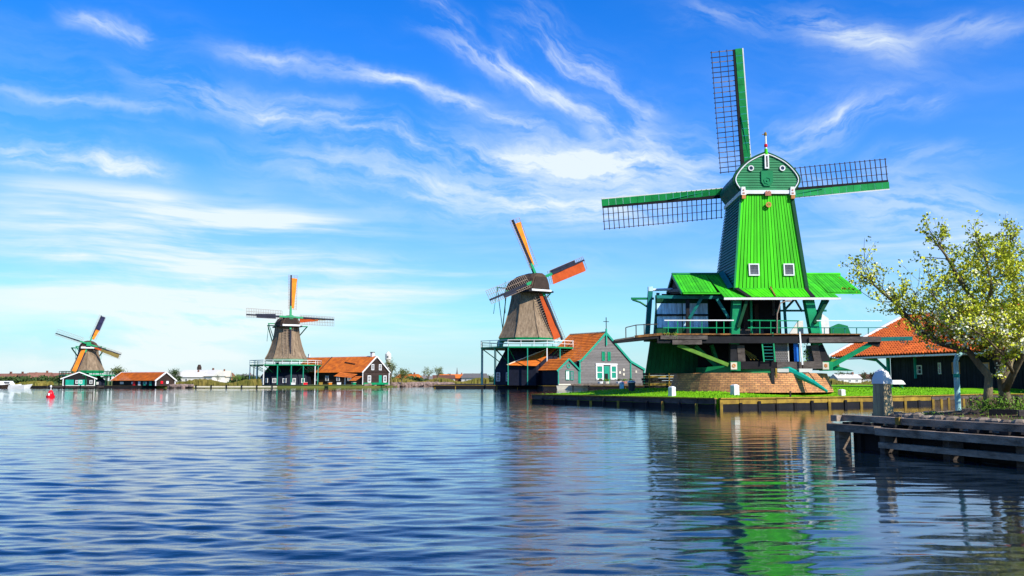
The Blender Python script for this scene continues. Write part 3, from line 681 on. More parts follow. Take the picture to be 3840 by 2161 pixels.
bar(mill, 'hoist_arm', (8.9, 66.0, 7.78), (10.6, 66.0, 7.78), .2, .16, emer); b = MB(); b.tube([(9.0, 66, 7.7), (9.6, 66, 7.5), (10.2, 66, 7.1)], .08, 6); b.build('hoist_brace', emer, mill)
bar(mill, 'knee_brace', (15.5, 60.75, 5.3), (16.15, 60.7, 7.2), .18, .2, deepg); bar(mill, 'knee_brace', (20.75, 60.75, 5.6), (21.7, 60.7, 7.2), .18, .22, deepg); bar(mill, 'knee_brace', (15.0, 61.3, 6.0), (14.2, 61.2, 7.3), .16, .18, darkg)
bar(mill, 'slender_post', (16.75, 62.0, 4.85), (16.78, 62.0, 7.5), .14, .14, postg); bar(mill, 'slender_post', (19.3, 62.4, 4.85), (19.2, 62.4, 7.5), .16, .16, darkg)
# right hand opening: sky shows through; pale cloths, curved teal brace
b = MB(); b.hull([(20.7, 66.9, 4.9), (22.0, 66.9, 4.9), (22.0, 66.9, 6.2), (21.6, 66.9, 6.15)], [(20.7, 67, 4.9), (22.0, 67, 4.9), (22.0, 67, 6.2), (21.6, 67, 6.15)]); b.build('white_cloth', white, mill)
b = MB(); b.hull([(22.5, 66.0, 5.1), (23.7, 66.0, 5.1), (23.6, 66.0, 6.3), (23.2, 66.0, 6.6), (22.5, 66.0, 6.6)], [(22.5, 66.08, 5.1), (23.7, 66.08, 5.1), (23.6, 66.08, 6.3), (23.2, 66.08, 6.6), (22.5, 66.08, 6.6)]); b.build('white_cloth', white, mill)
b = MB(); b.tube([(22.3, 64.4, 4.85), (22.25, 64.4, 5.9), (22.35, 64.3, 6.6), (22.75, 64.2, 7.5)], [.26, .22, .22, .26], 8); b.build('curved_brace', teal, mill)
bar(mill, 'tie_beam', (19.2, 64.4, 6.75), (22.9, 64.4, 6.75), .12, .14, darkg); bar(mill, 'roof_strut', (19.8, 64.6, 6.7), (21.0, 64.4, 8.0), .12, .16, darkg); bar(mill, 'roof_strut', (21.2, 64.6, 6.7), (20.4, 64.4, 8.0), .10, .12, greyboard)
MB().box((19.3, 65.8, 7.1), (.5, .2, 1.2)).build('grey_panel', greyboard, mill)
b = MB(); b.hull([(22.0, 61.2, 4.86), (23.4, 61.2, 4.86), (23.2, 61.2, 5.45), (22.6, 61.2, 5.6), (22.0, 61.2, 5.35)], [(22.0, 61.5, 4.86), (23.4, 61.5, 4.86), (23.2, 61.5, 5.45), (22.6, 61.5, 5.6), (22.0, 61.5, 5.35)]); b.build('winch_box', emer, mill)
b = MB(); b.tube([(18.05, 60.4, 4.9), (18.1, 60.4, 6.2), (18.35, 60.4, 6.95), (18.75, 60.4, 7.1), (18.95, 60.4, 7.12)], .045, 7); b.box((18.95, 60.4, 7.1), (.26, .12, .1)); b.build('bent_pipe', latl, mill)
# below the saw floor
bar(mill, 'diagonal_strut', (11.3, 60.6, 4.1), (14.75, 60.75, 2.75), .20, .24, yelg); bar(mill, 'diagonal_strut', (24.55, 60.4, 4.25), (21.7, 60.75, 2.65), .24, .30, postg)
bar(mill, 'inner_strut', (12.9, 62.4, 4.1), (14.4, 62.4, 2.6), .2, .24, emer); bar(mill, 'inner_strut', (14.1, 62.8, 4.2), (14.6, 62.8, 2.6), .5, .2, emer)
b = MB(); b.bar((24.3, 60.4, 4.4), (25.0, 60.4, 4.2), .3, .5); b.build('strut_head', tarwood, mill)
sk = MB().hull([(9.62, 64.2, 2.2), (20.5, 64.2, 2.2), (20.5, 64.35, 2.2), (9.62, 64.35, 2.2)], [(10.0, 64.2, 4.5), (20.5, 64.2, 4.5), (20.5, 64.35, 4.5), (10.0, 64.35, 4.5)]).build('skirt_wall', tarwood, mill)
boards(sk, 'skirt_board', (9.62, 64.1, 2.2), (13.4, 64.1, 2.2), (13.4, 64.1, 4.45), (10.0, 64.1, 4.45), 12, .04, deepg, .06, .02)
slab(mill, 'skirt_apron', [(13.3, 61.6, 2.18), (15.0, 60.9, 2.18), (15.0, 60.9, 2.75), (13.5, 61.6, 2.62)], .08, emer)
b = MB(); b.hull([(20.9, 61.2, 2.4), (23.4, 60.9, 2.35), (23.4, 61.8, 2.35), (20.9, 62, 2.4)], [(21.2, 61.2, 3.0), (22.9, 60.9, 2.5), (22.9, 61.8, 2.5), (21.2, 62, 3.0)]); b.build('shoe_apron', postg, mill)
b = MB(); b.hull([(21.6, 62.6, 2.55), (23.1, 62.6, 2.5), (23.1, 63.0, 2.5), (21.6, 63.0, 2.55)], [(21.5, 62.6, 3.5), (22.9, 62.6, 3.2), (22.9, 63, 3.2), (21.5, 63, 3.5)]); b.build('mossy_panel', yelg, mill)
bar(mill, 'sole_beam', (15.5, 60.8, 2.72), (18.0, 60.75, 2.72), .3, .52, tarwood); bar(mill, 'sole_beam', (18.03, 60.72, 2.70), (19.75, 60.72, 2.70), .3, .52, greywood); bar(mill, 'sole_beam', (19.8, 60.70, 2.74), (21.2, 60.72, 2.74), .3, .50, greywood)
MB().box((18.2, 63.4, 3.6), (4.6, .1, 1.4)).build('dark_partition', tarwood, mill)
lad = MB(); lad.bar((17.1, 60.35, 2.95), (17.05, 60.55, 4.35), .09, .06); lad.bar((17.85, 60.35, 2.95), (17.8, 60.55, 4.95), .09, .06); lad = lad.build('ladder', postg, mill)
for i in range(6): bar(lad, 'rung', (17.1, 60.42 + .02 * i, 3.1 + i * .22), (17.82, 60.42 + .02 * i, 3.1 + i * .22), .05, .04, darkg)
sh = MB().box((18.4, 61.0, 3.6), (.95, .08, 1.3)).build('shingle_panel', greyboard, mill)
for r in range(11):
    b = MB()
    for c_ in range(8): b.box((17.98 + c_ * .118 + (.05 if r % 2 else 0), 60.93, 3.02 + r * .118), (.10, .05, .10))
    b.build('shingle_row', greyboard, sh)
bar(mill, 'door_frame', (18.95, 60.95, 2.98), (18.93, 60.95, 4.25), .08, .12, palehouse); bar(mill, 'blue_board', (19.42, 60.7, 2.98), (19.4, 60.7, 4.25), .3, .06, bluebright, (0, 1, 0)); bar(mill, 'white_plank', (19.7, 60.35, 2.75), (19.6, 60.4, 5.0), .10, .07, white, (0, 1, 0))
b = MB()
for i in range(7): b.tube([(16.0 + i * .09, 61.6, 3.9 - i * .05), (16.5 + i * .08, 61.4, 3.1 + (i % 3) * .1)], .025, 5)
b.build('stacked_laths', ochre, mill)
b = MB(); b.box((20.55, 61.3, 3.55), (.5, .06, 1.1)); b.build('lower_pane', greyglass, mill)
b = MB(); P = [V((20.2 + rnd.gauss(0, .16), 61.0, 3.45 + rnd.gauss(0, .32))) for _ in range(120)]; scatter_quads(b, P, .07, rnd); b.build('ivy', bushm, mill, 'stuff')
b = MB(); P = [V((10.75 + rnd.uniform(-.4, .5), 60.3 + rnd.uniform(0, .2), 4.62 + rnd.uniform(-.15, .3))) for _ in range(160)]; scatter_quads(b, P, .08, rnd); b.build('moss_tuft', bushm, mill, 'stuff')
for x in (15.7, 20.9): 
    b = MB(); bar(mill, 'shingled_cheek', (x, 60.78, 2.98), (x + (-.05 if x < 18 else -.2), 60.78, 4.1), .5, .08, greywood, (0, 1, 0))
# tail beam
b = MB(); b.tube([(18.1, 60.6, 2.38), (18.7, 60.2, 2.35), (19.3, 59.6, 2.0), (20.0, 58.9, 1.5), (20.6, 58.3, .98)], [.12, .28, .24, .16, .08], 8); b.build('tail_beam', teal, mill)
bar(mill, 'base_support', (17.35, 59.3, 1.05), (17.35, 59.35, 2.5), .22, .16, tarwood, (0, 1, 0)); bar(mill, 'base_support', (17.62, 59.42, 1.7), (17.62, 59.42, 2.5), .1, .1, ochre, (0, 1, 0))
bar(mill, 'sill_block', (17.75, 59.6, 2.36), (18.5, 59.55, 2.36), .14, .24, palehouse); bar(mill, 'sill_block', (19.2, 59.6, 2.36), (20.1, 59.7, 2.36), .14, .24, palehouse)
b = MB(); b.tube([(19.85, 60.3, 2.5), (20.0, 59.3, 1.9), (20.2, 59.1, 1.5)], .03, 5); b.build('cable', tarwood, mill)
OFF = V((0, 0, 0))

# ------------------------------------------------------------------ smock mills
def smock_mill(label, loc, gz, sg, body, capd, hubz, hubo, RS, rot, head, cloths, cover, thin=False):
    """sg = (deck z, radius), body = [(r, z)...], head = heading of the sails (0 = towards -y, positive to +x)"""
    t = thing('windmill', label, 'windmill', (loc[0], loc[1], gz))
    g0 = gz; Z = lambda z: z - g0
    o8 = math.pi / 8
    b = MB(); b.lathe([(r, Z(z)) for r, z in body], n=8, ph=o8); b.build('smock', thatch, t)
    ztop, rtop = body[-1][1], body[-1][0]
    b = MB()
    for k in range(8):
        a = o8 + k * math.pi / 4
        b.tube([(r * math.cos(a) * 1.01, r * math.sin(a) * 1.01, Z(z)) for r, z in body], .10 * rtop / 3, 5)
    b.build('thatch_hip', thatch, t)
    r0, z0 = body[0]
    b = MB(); b.lathe([(r0 * .97, Z(z0 - .55)), (r0 * 1.0, Z(z0))], n=8, ph=o8); b.build('smock_foot', postg, t)
    # stage
    sz, sr = sg
    b = MB(); b.lathe([(sr, Z(sz - .28)), (sr, Z(sz)), (.5, Z(sz) + .01)], n=8, ph=o8); st = b.build('stage', postg, t)
    P = [(sr * math.cos(o8 + k * math.pi / 4), sr * math.sin(o8 + k * math.pi / 4)) for k in range(8)]
    hr = 1.05 * RS / 11
    for k in range(8):
        a, c = P[k], P[(k + 1) % 8]
        bar(st, 'rail', (a[0], a[1], Z(sz) + hr), (c[0], c[1], Z(sz) + hr), .1, .12, white if a[1] < 0 and not thin else deepg)
        bar(st, 'rail', (a[0], a[1], Z(sz) + hr * .5), (c[0], c[1], Z(sz) + hr * .5), .07, .08, white if a[1] < 0 and not thin else deepg)
        for j in range(3):
            q = lerp((a[0], a[1], 0), (c[0], c[1], 0), j / 3)
            bar(st, 'rail_post', (q.x * .995, q.y * .995, Z(sz)), (q.x * .995, q.y * .995, Z(sz) + hr), .1, .1, white if q.y < 0 and not thin else deepg)
        for j in (0, .5):
            q = lerp((a[0], a[1], 0), (c[0], c[1], 0), j)
            bar(t, 'stage_post', (q.x * .985, q.y * .985, 0), (q.x * .985, q.y * .985, Z(sz) - .28), .2, .2, (deepg if thin else mint) if (thin or rnd.random() < .5) else white)
            bar(t, 'stage_brace', (q.x * .6, q.y * .6, Z(sz) * .62), (q.x * .97, q.y * .97, Z(sz) - .3), .12, .12, postg)
    # understorey
    us, uz = sr * .70, Z(sz) - .3
    b = MB(); b.lathe([(us * 1.05, 0), (us * 1.0, uz * .42), (us * .66, uz)], n=8, ph=o8); b.build('understorey', navyboard, t)
    for k in (4, 5, 6):
        a = math.pi / 4 * (k + .5) + math.pi / 8 * 0
        a = -math.pi / 2 + (k - 5) * math.pi / 4
        n = V((math.cos(a), math.sin(a), 0)); r_ = V((-n.y, n.x, 0)); rr_ = us * math.cos(math.pi / 8)
        for s in (-.28, .12):
            window(t, n * (rr_ * 1.035) + r_ * (s * us) + V((0, 0, uz * .10)), r_, (0, 0, 1), us * .15, uz * .24, white, glass, 2, 3, .12, .12)
    # cap
    hd = math.radians(head); fwd = V((math.sin(hd), -math.cos(hd), 0)); sd = V((math.cos(hd), math.sin(hd), 0)); upz = V((0, 0, 1))
    L, Hc, Wc = capd
    rows = []
    for f_, wS, zb, zt in ((-1.0, .55, .25, .55), (-.75, .88, .02, .80), (-.25, 1.0, 0, .96), (.3, 1.0, 0, 1.0), (.8, .86, 0, .97), (1.0, .70, 0, .94)):
        sec = []
        for a in range(0, 181, 20):
            ar = math.radians(a); x = math.cos(ar); y = math.sin(ar) ** .8
            sec.append(fwd * (f_ * L) + sd * (x * Wc * wS * (1 if y > .05 else 1)) + upz * (Z(ztop) + Hc * (zb + (zt - zb) * y)))
        rows.append(sec)
    b = MB()
    for ra, rb in zip(rows[:-1], rows[1:]):
        for i in range(len(ra) - 1): b.quad(ra[i], rb[i], rb[i + 1], ra[i + 1])
        b.quad(ra[-1], rb[-1], rb[0], ra[0])
    b.poly(rows[0]); b.poly(rows[-1][::-1]); b.build('cap', thatchd, t)
    b = MB()
    b.bar(fwd * (-L) + upz * (Z(ztop) + .1), fwd * (L * 1.05) + upz * (Z(ztop) + .1), Wc * 1.9, .34); b.build('cap_beam', tarwood, t)
    b = MB(); e = fwd * L * 1.06 + upz * Z(ztop); b.bar(e + sd * Wc * .75 + upz * .3, e - sd * Wc * .75 + upz * .3, .2, .4); b.build('breast_beam', white, t)
    b = MB(); e = fwd * (L * 1.02) + upz * Z(ztop)
    b.hull([e + sd * Wc * .66 + upz * Hc * .15, e - sd * Wc * .66 + upz * Hc * .15, e - sd * Wc * .42 + upz * Hc * .75, e + sd * Wc * .42 + upz * Hc * .75], [p + fwd * .12 for p in (e + sd * Wc * .66 + upz * Hc * .15, e - sd * Wc * .66 + upz * Hc * .15, e - sd * Wc * .42 + upz * Hc * .75, e + sd * Wc * .42 + upz * Hc * .75)]); b.build('storm_hatch', brownboard, t)
    # hub
    tl = math.radians(8); a_ = fwd * math.cos(tl) + upz * math.sin(tl); u_ = -fwd * math.sin(tl) + upz * math.cos(tl); r_ = sd
    hb = fwd * hubo + upz * Z(hubz)
    b = MB(); b.tube([hb - a_ * hubo * .7, hb + a_ * .5], [.35, .42], 8); b.bar(hb - a_ * .55, hb + a_ * .55, .95, .95, u_); b.build('poll_end', postg, t)
    k_ = RS / 11
    for q in range(4):
        ph = math.radians(90 * q + rot); d = u_ * math.cos(ph) + r_ * math.sin(ph); c = -u_ * math.sin(ph) + r_ * math.cos(ph)
        oo = a_ * (.3 if q % 2 else -.3)
        h_ = hb + oo
        b = MB(); b.bar(h_, h_ + d * RS, .46 * k_, .40 * k_, a_, .30 * k_, .28 * k_); s = b.build('sail', navyboard, t)
        b = MB(); b.bar(h_, h_ + d * RS * .27, .52 * k_, .46 * k_, a_, .44 * k_, .4 * k_); b.build('sail_root', postg, s)
        tw = lambda r: math.radians(18 - 14 * r / RS)
        cc = lambda r: c * math.cos(tw(r)) - a_ * math.sin(tw(r))
        b = MB(); wl_, wn = 1.62 * k_, .68 * k_; lw = .055 * k_
        nB = 22
        for i in range(nB):
            r = RS * .2 + RS * .8 * i / (nB - 1); b.bar(h_ + d * r - cc(r) * wn, h_ + d * r + cc(r) * wl_, lw, lw, a_)
        for wv in (-wn, -wn * .5, wl_ * .5, wl_):
            pts = [h_ + d * (RS * f_) + cc(RS * f_) * wv for f_ in (.2, .5, .8, 1.0)]
            for p0, p1 in zip(pts[:-1], pts[1:]): b.bar(p0, p1, lw, lw, a_)
        b.build('sail_lattice', latl, s, 'stuff')
        for (m, f0, f1, w0, w1) in cloths[q]:
            b = MB(); n = 7
            for i in range(n):
                ra, rb = RS * (f0 + (f1 - f0) * i / n), RS * (f0 + (f1 - f0) * (i + 1) / n)
                wa, wb = (w0 + (w1 - w0) * i / n) * wl_, (w0 + (w1 - w0) * (i + 1) / n) * wl_
                bul = lambda i_: a_ * (.10 + .06 * math.sin(i_ * 1.9 + q))
                b.slab([h_ + d * ra + cc(ra) * .1 + bul(i), h_ + d * ra + cc(ra) * wa + bul(i), h_ + d * rb + cc(rb) * wb + bul(i + 1), h_ + d * rb + cc(rb) * .1 + bul(i + 1)], .03)
            b.build('sail_cloth', m, s)
        if cover[q]:
            b = MB(); f0, f1 = cover[q]
            b.slab([h_ + d * RS * f0 - cc(RS * f0) * wn * .95 + a_ * .06, h_ + d * RS * f0 - cc(RS * f0) * .1 + a_ * .06, h_ + d * RS * f1 - cc(RS * f1) * .1 + a_ * .06, h_ + d * RS * f1 - cc(RS * f1) * wn * .95 + a_ * .06], .04); b.build('sail_board', navyboard, s)
    # tail
    bk = fwd * (-L * 1.0) + upz * Z(ztop); foot = fwd * (-sr * .96) + upz * (Z(sz) + .2)
    b = MB(); b.tube([bk + upz * .4, foot], [.2, .34], 7); b.build('tail_pole', postg, t)
    cb0 = fwd * (L * .15) + upz * (Z(ztop) + .25)
    bar(t, 'cap_crossbeam', cb0 - sd * Wc * 1.75, cb0 + sd * Wc * 1.75, .22, .24, postg)
    cb1 = fwd * (-L * .95) + upz * (Z(ztop) + Hc * .35)
    bar(t, 'cap_crossbeam', cb1 - sd * Wc * 1.35, cb1 + sd * Wc * 1.35, .2, .22, postg)
    for s_ in (-1, 1):
        bar(t, 'tail_brace', cb0 + sd * s_ * Wc * 1.7, foot + upz * .8, .2, .2, postg); bar(t, 'tail_brace', cb1 + sd * s_ * Wc * 1.3, foot + upz * 3.0 * k_ - fwd * -.8, .13, .13, teal)
        bar(t, 'stay', cb1 + sd * s_ * Wc * 1.3 , cb1 + sd * s_ * Wc * 1.3 - fwd * 1.2 * k_ - upz * 4.5 * k_, .09, .09, teal)
    b = MB(); e = bk - fwd * 2.6 * k_ + upz * Hc * .45; b.tube([bk + upz * Hc * .45, e], .13, 6); b.tube([e + upz * 1.3 * k_ , e - upz * 4.5 * k_], .07, 5); b.build('striking_gear', teal, t)
    b = MB(); disc(b, foot + upz * .9 - sd * .4, sd, .9 * k_, .12, 12); b.build('capstan_wheel', teal, t)
    return t
# nearest of the three
body2 = [(6.45, 10.75), (5.75, 12.1), (4.85, 14.2), (4.15, 16.6), (3.65, 18.8), (3.35, 20.5)]
m2 = smock_mill('thatched smock mill with rust red sail beside the grey gabled house', (3.2, 192), .8, (8.7, 10.6), body2, (5.2, 4.3, 3.4), 23.2, 4.3, 13.9, -22, 34,
    [[(orange, .24, .93, .45, .92)], [(redbr, .25, .95, 1.12, 1.15)], [(redbr, .22, .95, .5, .98)], []], [None, (.25, .8), None, (.5, .75)])
body3 = [(5.15, 7.0), (4.4, 8.4), (3.7, 10.4), (3.15, 12.6), (2.85, 15.0)]
D3 = 222
m3 = smock_mill('thatched smock mill with one upright orange sail beside the long brown house', ((1076 - 1920) / F * D3, D3, ), .7, (5.6, 8.8), body3, (3.7, 2.9, 2.9), 17.25, 3.3, 10.9, 1.5, 29,
    [[(orange, .22, .93, .55, .98)], [(redbr, .20, .62, .80, .35), (olive, .55, .8, .3, .18)], [], [(navyboard, .35, .8, .4, .2)]], [None, None, None, (.35, .78)])
D4 = 208
body4 = [(3.55, 4.05), (3.1, 5.0), (2.6, 6.4), (2.2, 7.7), (2.0, 9.0)]
m4 = smock_mill('small far thatched smock mill with orange sail crossing its body behind the white trimmed gable', ((335 - 1920) / F * D4, D4), .6, (3.1, 5.9), body4, (2.6, 2.0, 2.1), 10.05, 2.6, 7.35, 19, 25,
    [[(orange, .2, .52, .6, .85), (navy, .52, .98, .9, .9)], [(redbr, .2, .4, .5, .6), (olive, .4, .96, .7, .95)], [(orange, .16, .95, .95, .95)], []], [None, None, None, None], True)

# ------------------------------------------------------------------ houses
def tiled_slope(parent, A, B, C, D, n, mat):
    """roof sheet A-B eave / D-C ridge built as n overlapping courses"""
    nrm = (V(B) - V(A)).cross(V(D) - V(A)).normalized()
    b = MB()
    for i in range(n):
        t0, t1 = i / n, (i + 1.02) / n
        b.slab([lerp(A, D, t0) + nrm * .09, lerp(B, C, t0) + nrm * .09, lerp(B, C, t1) + nrm * .02, lerp(A, D, t1) + nrm * .02], .05)
    return b.build('roof', mat, parent)
def gable_wall(parent, poly, v, th, nboards, mat):
    """front wall polygon (u, z) at depth v, clad in horizontal boards cut to the outline"""
    zs = [p[1] for p in poly]; z0, z1 = min(zs), max(zs)
    b = MB(); b.hull([(u, v, z) for u, z in poly], [(u, v + th, z) for u, z in poly]); wall = b.build('gable_wall', mat, parent)
    def span(z):
        xs = []
        for i in range(len(poly)):
            (x0, a), (x1, c) = poly[i], poly[(i + 1) % len(poly)]
            if (a - z) * (c - z) < 0: xs.append(x0 + (x1 - x0) * (z - a) / (c - a))
        return (min(xs), max(xs)) if len(xs) > 1 else None
    for i in range(nboards):
        za, zb = z0 + (z1 - z0) * i / nboards + .003, z0 + (z1 - z0) * (i + 1) / nboards - .01
        s0, s1 = span(za), span(zb)
        if not s0 or not s1: continue
        slab(wall, 'weatherboard', [(s0[0], v - .09, za), (s0[1], v - .09, za), (s1[1], v - .03, zb), (s1[0], v - .03, zb)], .03, mat)
    return wall
# grey house by the second mill
gh = thing('house', 'grey boarded house with mint green bargeboards and cross on its gable', 'house', (19.58, 186, .8), math.radians(36))
pol = [(-7.2, 0), (10.9, 0), (10.9, 3.3), (6.9, 4.9), (0, 10.8), (-7.0, 5.0), (-7.2, 4.9)]
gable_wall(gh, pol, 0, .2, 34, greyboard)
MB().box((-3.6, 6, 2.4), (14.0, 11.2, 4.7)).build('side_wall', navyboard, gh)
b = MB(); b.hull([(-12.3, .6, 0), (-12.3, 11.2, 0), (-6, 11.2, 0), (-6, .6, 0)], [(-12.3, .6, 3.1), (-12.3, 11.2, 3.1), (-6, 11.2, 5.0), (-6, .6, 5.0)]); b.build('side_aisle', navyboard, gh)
tiled_slope(gh, (-7.3, 11.4, 5.0), (-7.3, -.3, 5.0), (0, -.3, 10.95), (0, 11.4, 10.95), 16, tile)
tiled_slope(gh, (-12.8, 11.4, 3.15), (-12.8, .2, 3.15), (-7.25, .2, 5.05), (-7.25, 11.4, 5.05), 12, tile)
tiled_slope(gh, (7.0, -.3, 5.0), (7.0, 11.4, 5.0), (0, 11.4, 10.95), (0, -.3, 10.95), 16, tile)
tiled_slope(gh, (11.2, -.3, 3.35), (11.2, 11.4, 3.35), (6.95, 11.4, 5.0), (6.95, -.3, 5.0), 6, tile)
bar(gh, 'roof_verge', (-12.9, 11.45, 3.2), (-7.25, 11.45, 5.1), .2, .2, cream); bar(gh, 'roof_verge', (-7.25, 11.45, 5.1), (0, 11.45, 11.0), .2, .2, tile)
b = MB(); b.tube([(0, -.2, 11.0), (0, 11.5, 11.0)], .18, 6); b.build('ridge_tiles', cream, gh)
for p, q in (((-7.5, 4.75), (-6.8, 5.05)), ((-6.9, 4.95), (0, 10.85)), ((0, 10.85), (7.0, 4.95)), ((7.0, 4.95), (11.1, 3.25))):
    bar(gh, 'barge_board', (p[0], -.28, p[1]), (q[0], -.28, q[1]), .12, .42, mint, (0, 0, 1))
for x in (-7.2, 7.0, 10.9): bar(gh, 'corner_board', (x, -.16, 0), (x, -.16, 4.7 if abs(x) < 8 else 3.3), .3, .12, mint, (0, 1, 0))
bar(gh, 'gable_post', (0, -.3, 8.2), (0, -.3, 11.7), .34, .2, mint, (0, 1, 0))
b = MB(); b.bar((0, -.3, 11.7), (0, -.3, 14.1), .12, .12); b.bar((-.75, -.3, 13.2), (.75, -.3, 13.2), .12, .12); b.build('cross_finial', tarwood, gh)
for x in (-.75, .85): window(gh, (x - .42, -.1, 5.0), (1, 0, 0), (0, 0, 1), .85, 1.9, mint, postg, 1, 2, .12, .1)
dr = window(gh, (-2.9, -.1, 1.0), (1, 0, 0), (0, 0, 1), 2.1, 3.2, white, mint, 1, 2, .36, .12); window(gh, (1.15, -.1, 1.1), (1, 0, 0), (0, 0, 1), 1.9, 3.1, white, mint, 1, 2, .34, .12)
b = MB(); b.box((.15, -.12, 1.95), (1.5, .16, 3.9)); d_ = b.build('door', mint, gh); MB().box((-.05, -.22, 1.2), (.9, .06, 2.3)).build('door_opening', tarwood, d_)
bar(gh, 'door_head', (-3.0, -.2, 4.3), (3.1, -.2, 4.3), .2, .3, white)
for x, z in ((3.9, 2.6), (5.0, 2.2), (5.0, 3.2), (8.6, 2.8)): MB().box((x, -.13, z), (.45, .06, .5)).build('wall_plaque', cream, gh)
# low shed under the mill stage, its roof running down to the left
ls = thing('shed', 'low navy shed with orange tiled roof under the stage of the thatched mill', 'shed', (3.5, 183, .8))
OFF = V((3.5, 183, .8))
eL, eR, tR, tL = W(1901, 1371, 184), W(2010, 1374, 182.5), W(2090, 1304, 187.5), W(2062, 1308, 188)
tiled_slope(ls, eL, eR, tR, tL, 10, tile); bar(ls, 'roof_verge', eL + V((0, 0, .15)), tL + V((0, 0, .2)), .2, .2, cream)
fl = lambda p: V((p.x, p.y, .7))
i_ = V((.3, .5, -.12))
b = MB(); b.hull([fl(eL + i_), fl(eR + V((0, .5, 0))), fl(tR), fl(tL)], [eL + i_, eR + V((0, .5, -.12)), tR - V((0, 0, .3)), tL - V((0, 0, .3))]); b.build('wall', navyboard, ls)
OFF = V((0, 0, 0))
# small gabled hut at its corner
hut = thing('hut', 'small grey gabled hut with mint trim at the corner of the grey house', 'hut', (11.1, 176, .8), math.radians(36))
hp = [(-2.6, 0), (2.6, 0), (2.6, 3.1), (0, 5.1), (-2.6, 3.1)]
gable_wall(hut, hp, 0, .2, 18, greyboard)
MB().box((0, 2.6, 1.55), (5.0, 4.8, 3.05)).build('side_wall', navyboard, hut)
tiled_slope(hut, (-2.9, 6, 2.9), (-2.9, -.3, 2.9), (0, -.3, 5.2), (0, 6, 5.2), 7, tile); tiled_slope(hut, (2.9, -.3, 2.9), (2.9, 6, 2.9), (0, 6, 5.2), (0, -.3, 5.2), 7, tile)
for s in (-1, 1):
    bar(hut, 'barge_board', (s * 3.05, -.3, 2.75), (0, -.3, 5.15), .1, .32, mint); bar(hut, 'corner_board', (s * 2.6, -.14, 0), (s * 2.6, -.14, 3.1), .2, .1, mint, (0, 1, 0))
window(hut, (-.75, -.1, 1.0), (1, 0, 0), (0, 0, 1), 1.0, 1.9, mint, white, 2, 1, .12, .1); window(hut, (.45, -.1, 1.0), (1, 0, 0), (0, 0, 1), .8, 1.8, mint, greyglass, 2, 2, .1, .1)
b = MB(); ring(b, (0, -.08, 3.75), (0, -1, 0), .28, .45, .1, 12); b.build('oculus', mint, hut)
MB().box((0, -.2, .12), (5.4, .3, .24)).build('plinth', cream, hut)

# long brown house by the third mill
def long_house(name, label, loc, gz, rz, hw, L, ez, rzd, wallm, gm, tilem, nwin, uwin=True):
    h = thing(name, label, 'house', (loc[0], loc[1], gz), rz)
    E_, R_ = ez - gz, rzd - gz
    gable_wall(h, [(-hw, 0), (hw, 0), (hw, E_), (0, R_), (-hw, E_)], 0, .2, 20, gm)
    MB().box((0, L / 2 + .1, E_ / 2), (hw * 1.96, L - .3, E_ - .02)).build('side_wall', wallm, h)
    tiled_slope(h, (-hw - .3, L + .2, E_ - .1), (-hw - .3, -.25, E_ - .1), (0, -.25, R_ + .12), (0, L + .2, R_ + .12), 14, tilem)
    tiled_slope(h, (hw + .3, -.25, E_ - .1), (hw + .3, L + .2, E_ - .1), (0, L + .2, R_ + .12), (0, -.25, R_ + .12), 14, tilem)
    for s in (-1, 1):
        bar(h, 'barge_board', (s * (hw + .35), -.3, E_ - .15), (0, -.3, R_ + .14), .12, .3, white); bar(h, 'corner_board', (s * hw, -.12, 0), (s * hw, -.12, E_), .22, .1, white, (0, 1, 0))
    bar(h, 'barge_board', (-hw - .35, L + .25, E_ - .15), (0, L + .25, R_ + .14), .12, .26, white)
    b = MB(); b.tube([(0, -.2, R_ + .16), (0, L + .2, R_ + .16)], .13, 6); b.build('ridge_tiles', white, h)
    for i in range(nwin):
        y = L * (.1 + .8 * (i + .5) / nwin)
        window(h, (-hw * .985, y + .55, E_ * .30), (0, -1, 0), (0, 0, 1), 1.1, E_ * .42, white, glass, 2, 3, .14, .1)
    return h, E_, R_
lh, E_, R_ = long_house('house', 'long dark brown house with orange roof and white trim beside the far orange sailed mill', (-33.5, 219), .7, math.radians(56), 4.7, 24, 3.75, 7.5, brownboard, brownboard, tile, 5)
for x in (-1.75, .95): window(lh, (x, -.1, 3.55), (1, 0, 0), (0, 0, 1), .95, 1.45, white, glass, 2, 3, .15, .1)
for x in (-3.0, 2.6): window(lh, (x, -.1, .55), (1, 0, 0), (0, 0, 1), 1.15, 1.7, white, glass, 2, 2, .2, .1)
MB().box((1.5, -.12, 1.2), (1.0, .12, 2.2)).build('door', mint, lh); MB().box((0, -.15, .25), (8.8, .12, .5)).build('green_plinth', postg, lh)
MB().box((0, .2, R_ - .55), (.9, .5, .3)).build('gable_ornament', white, lh)
b = MB(); b.box((0, 1.2, R_ + .55), (.7, .7, 1.1)); ch = b.build('chimney', white, lh); MB().box((0, 1.2, R_ + 1.15), (.85, .85, .15)).build('chimney_cap', brownboard, ch)
bar(lh, 'roof_joint', (-4.9, 15, E_), (-.1, 15, R_ + .2), .2, .16, brownboard, (0, 0, 1)); bar(lh, 'roof_joint', (-2.6, 4.5, 5.0), (-2.0, 8.5, 5.5), .3, .3, brownboard)
b = MB(); b.box((0, 23.5, R_ + .6), (.35, .35, 1.0)); b.build('ridge_post', white, lh)
pr = thing('porch', 'small orange roofed porch on white post against the long brown house', 'porch', (-40.2, 214.6, .7), math.radians(56))
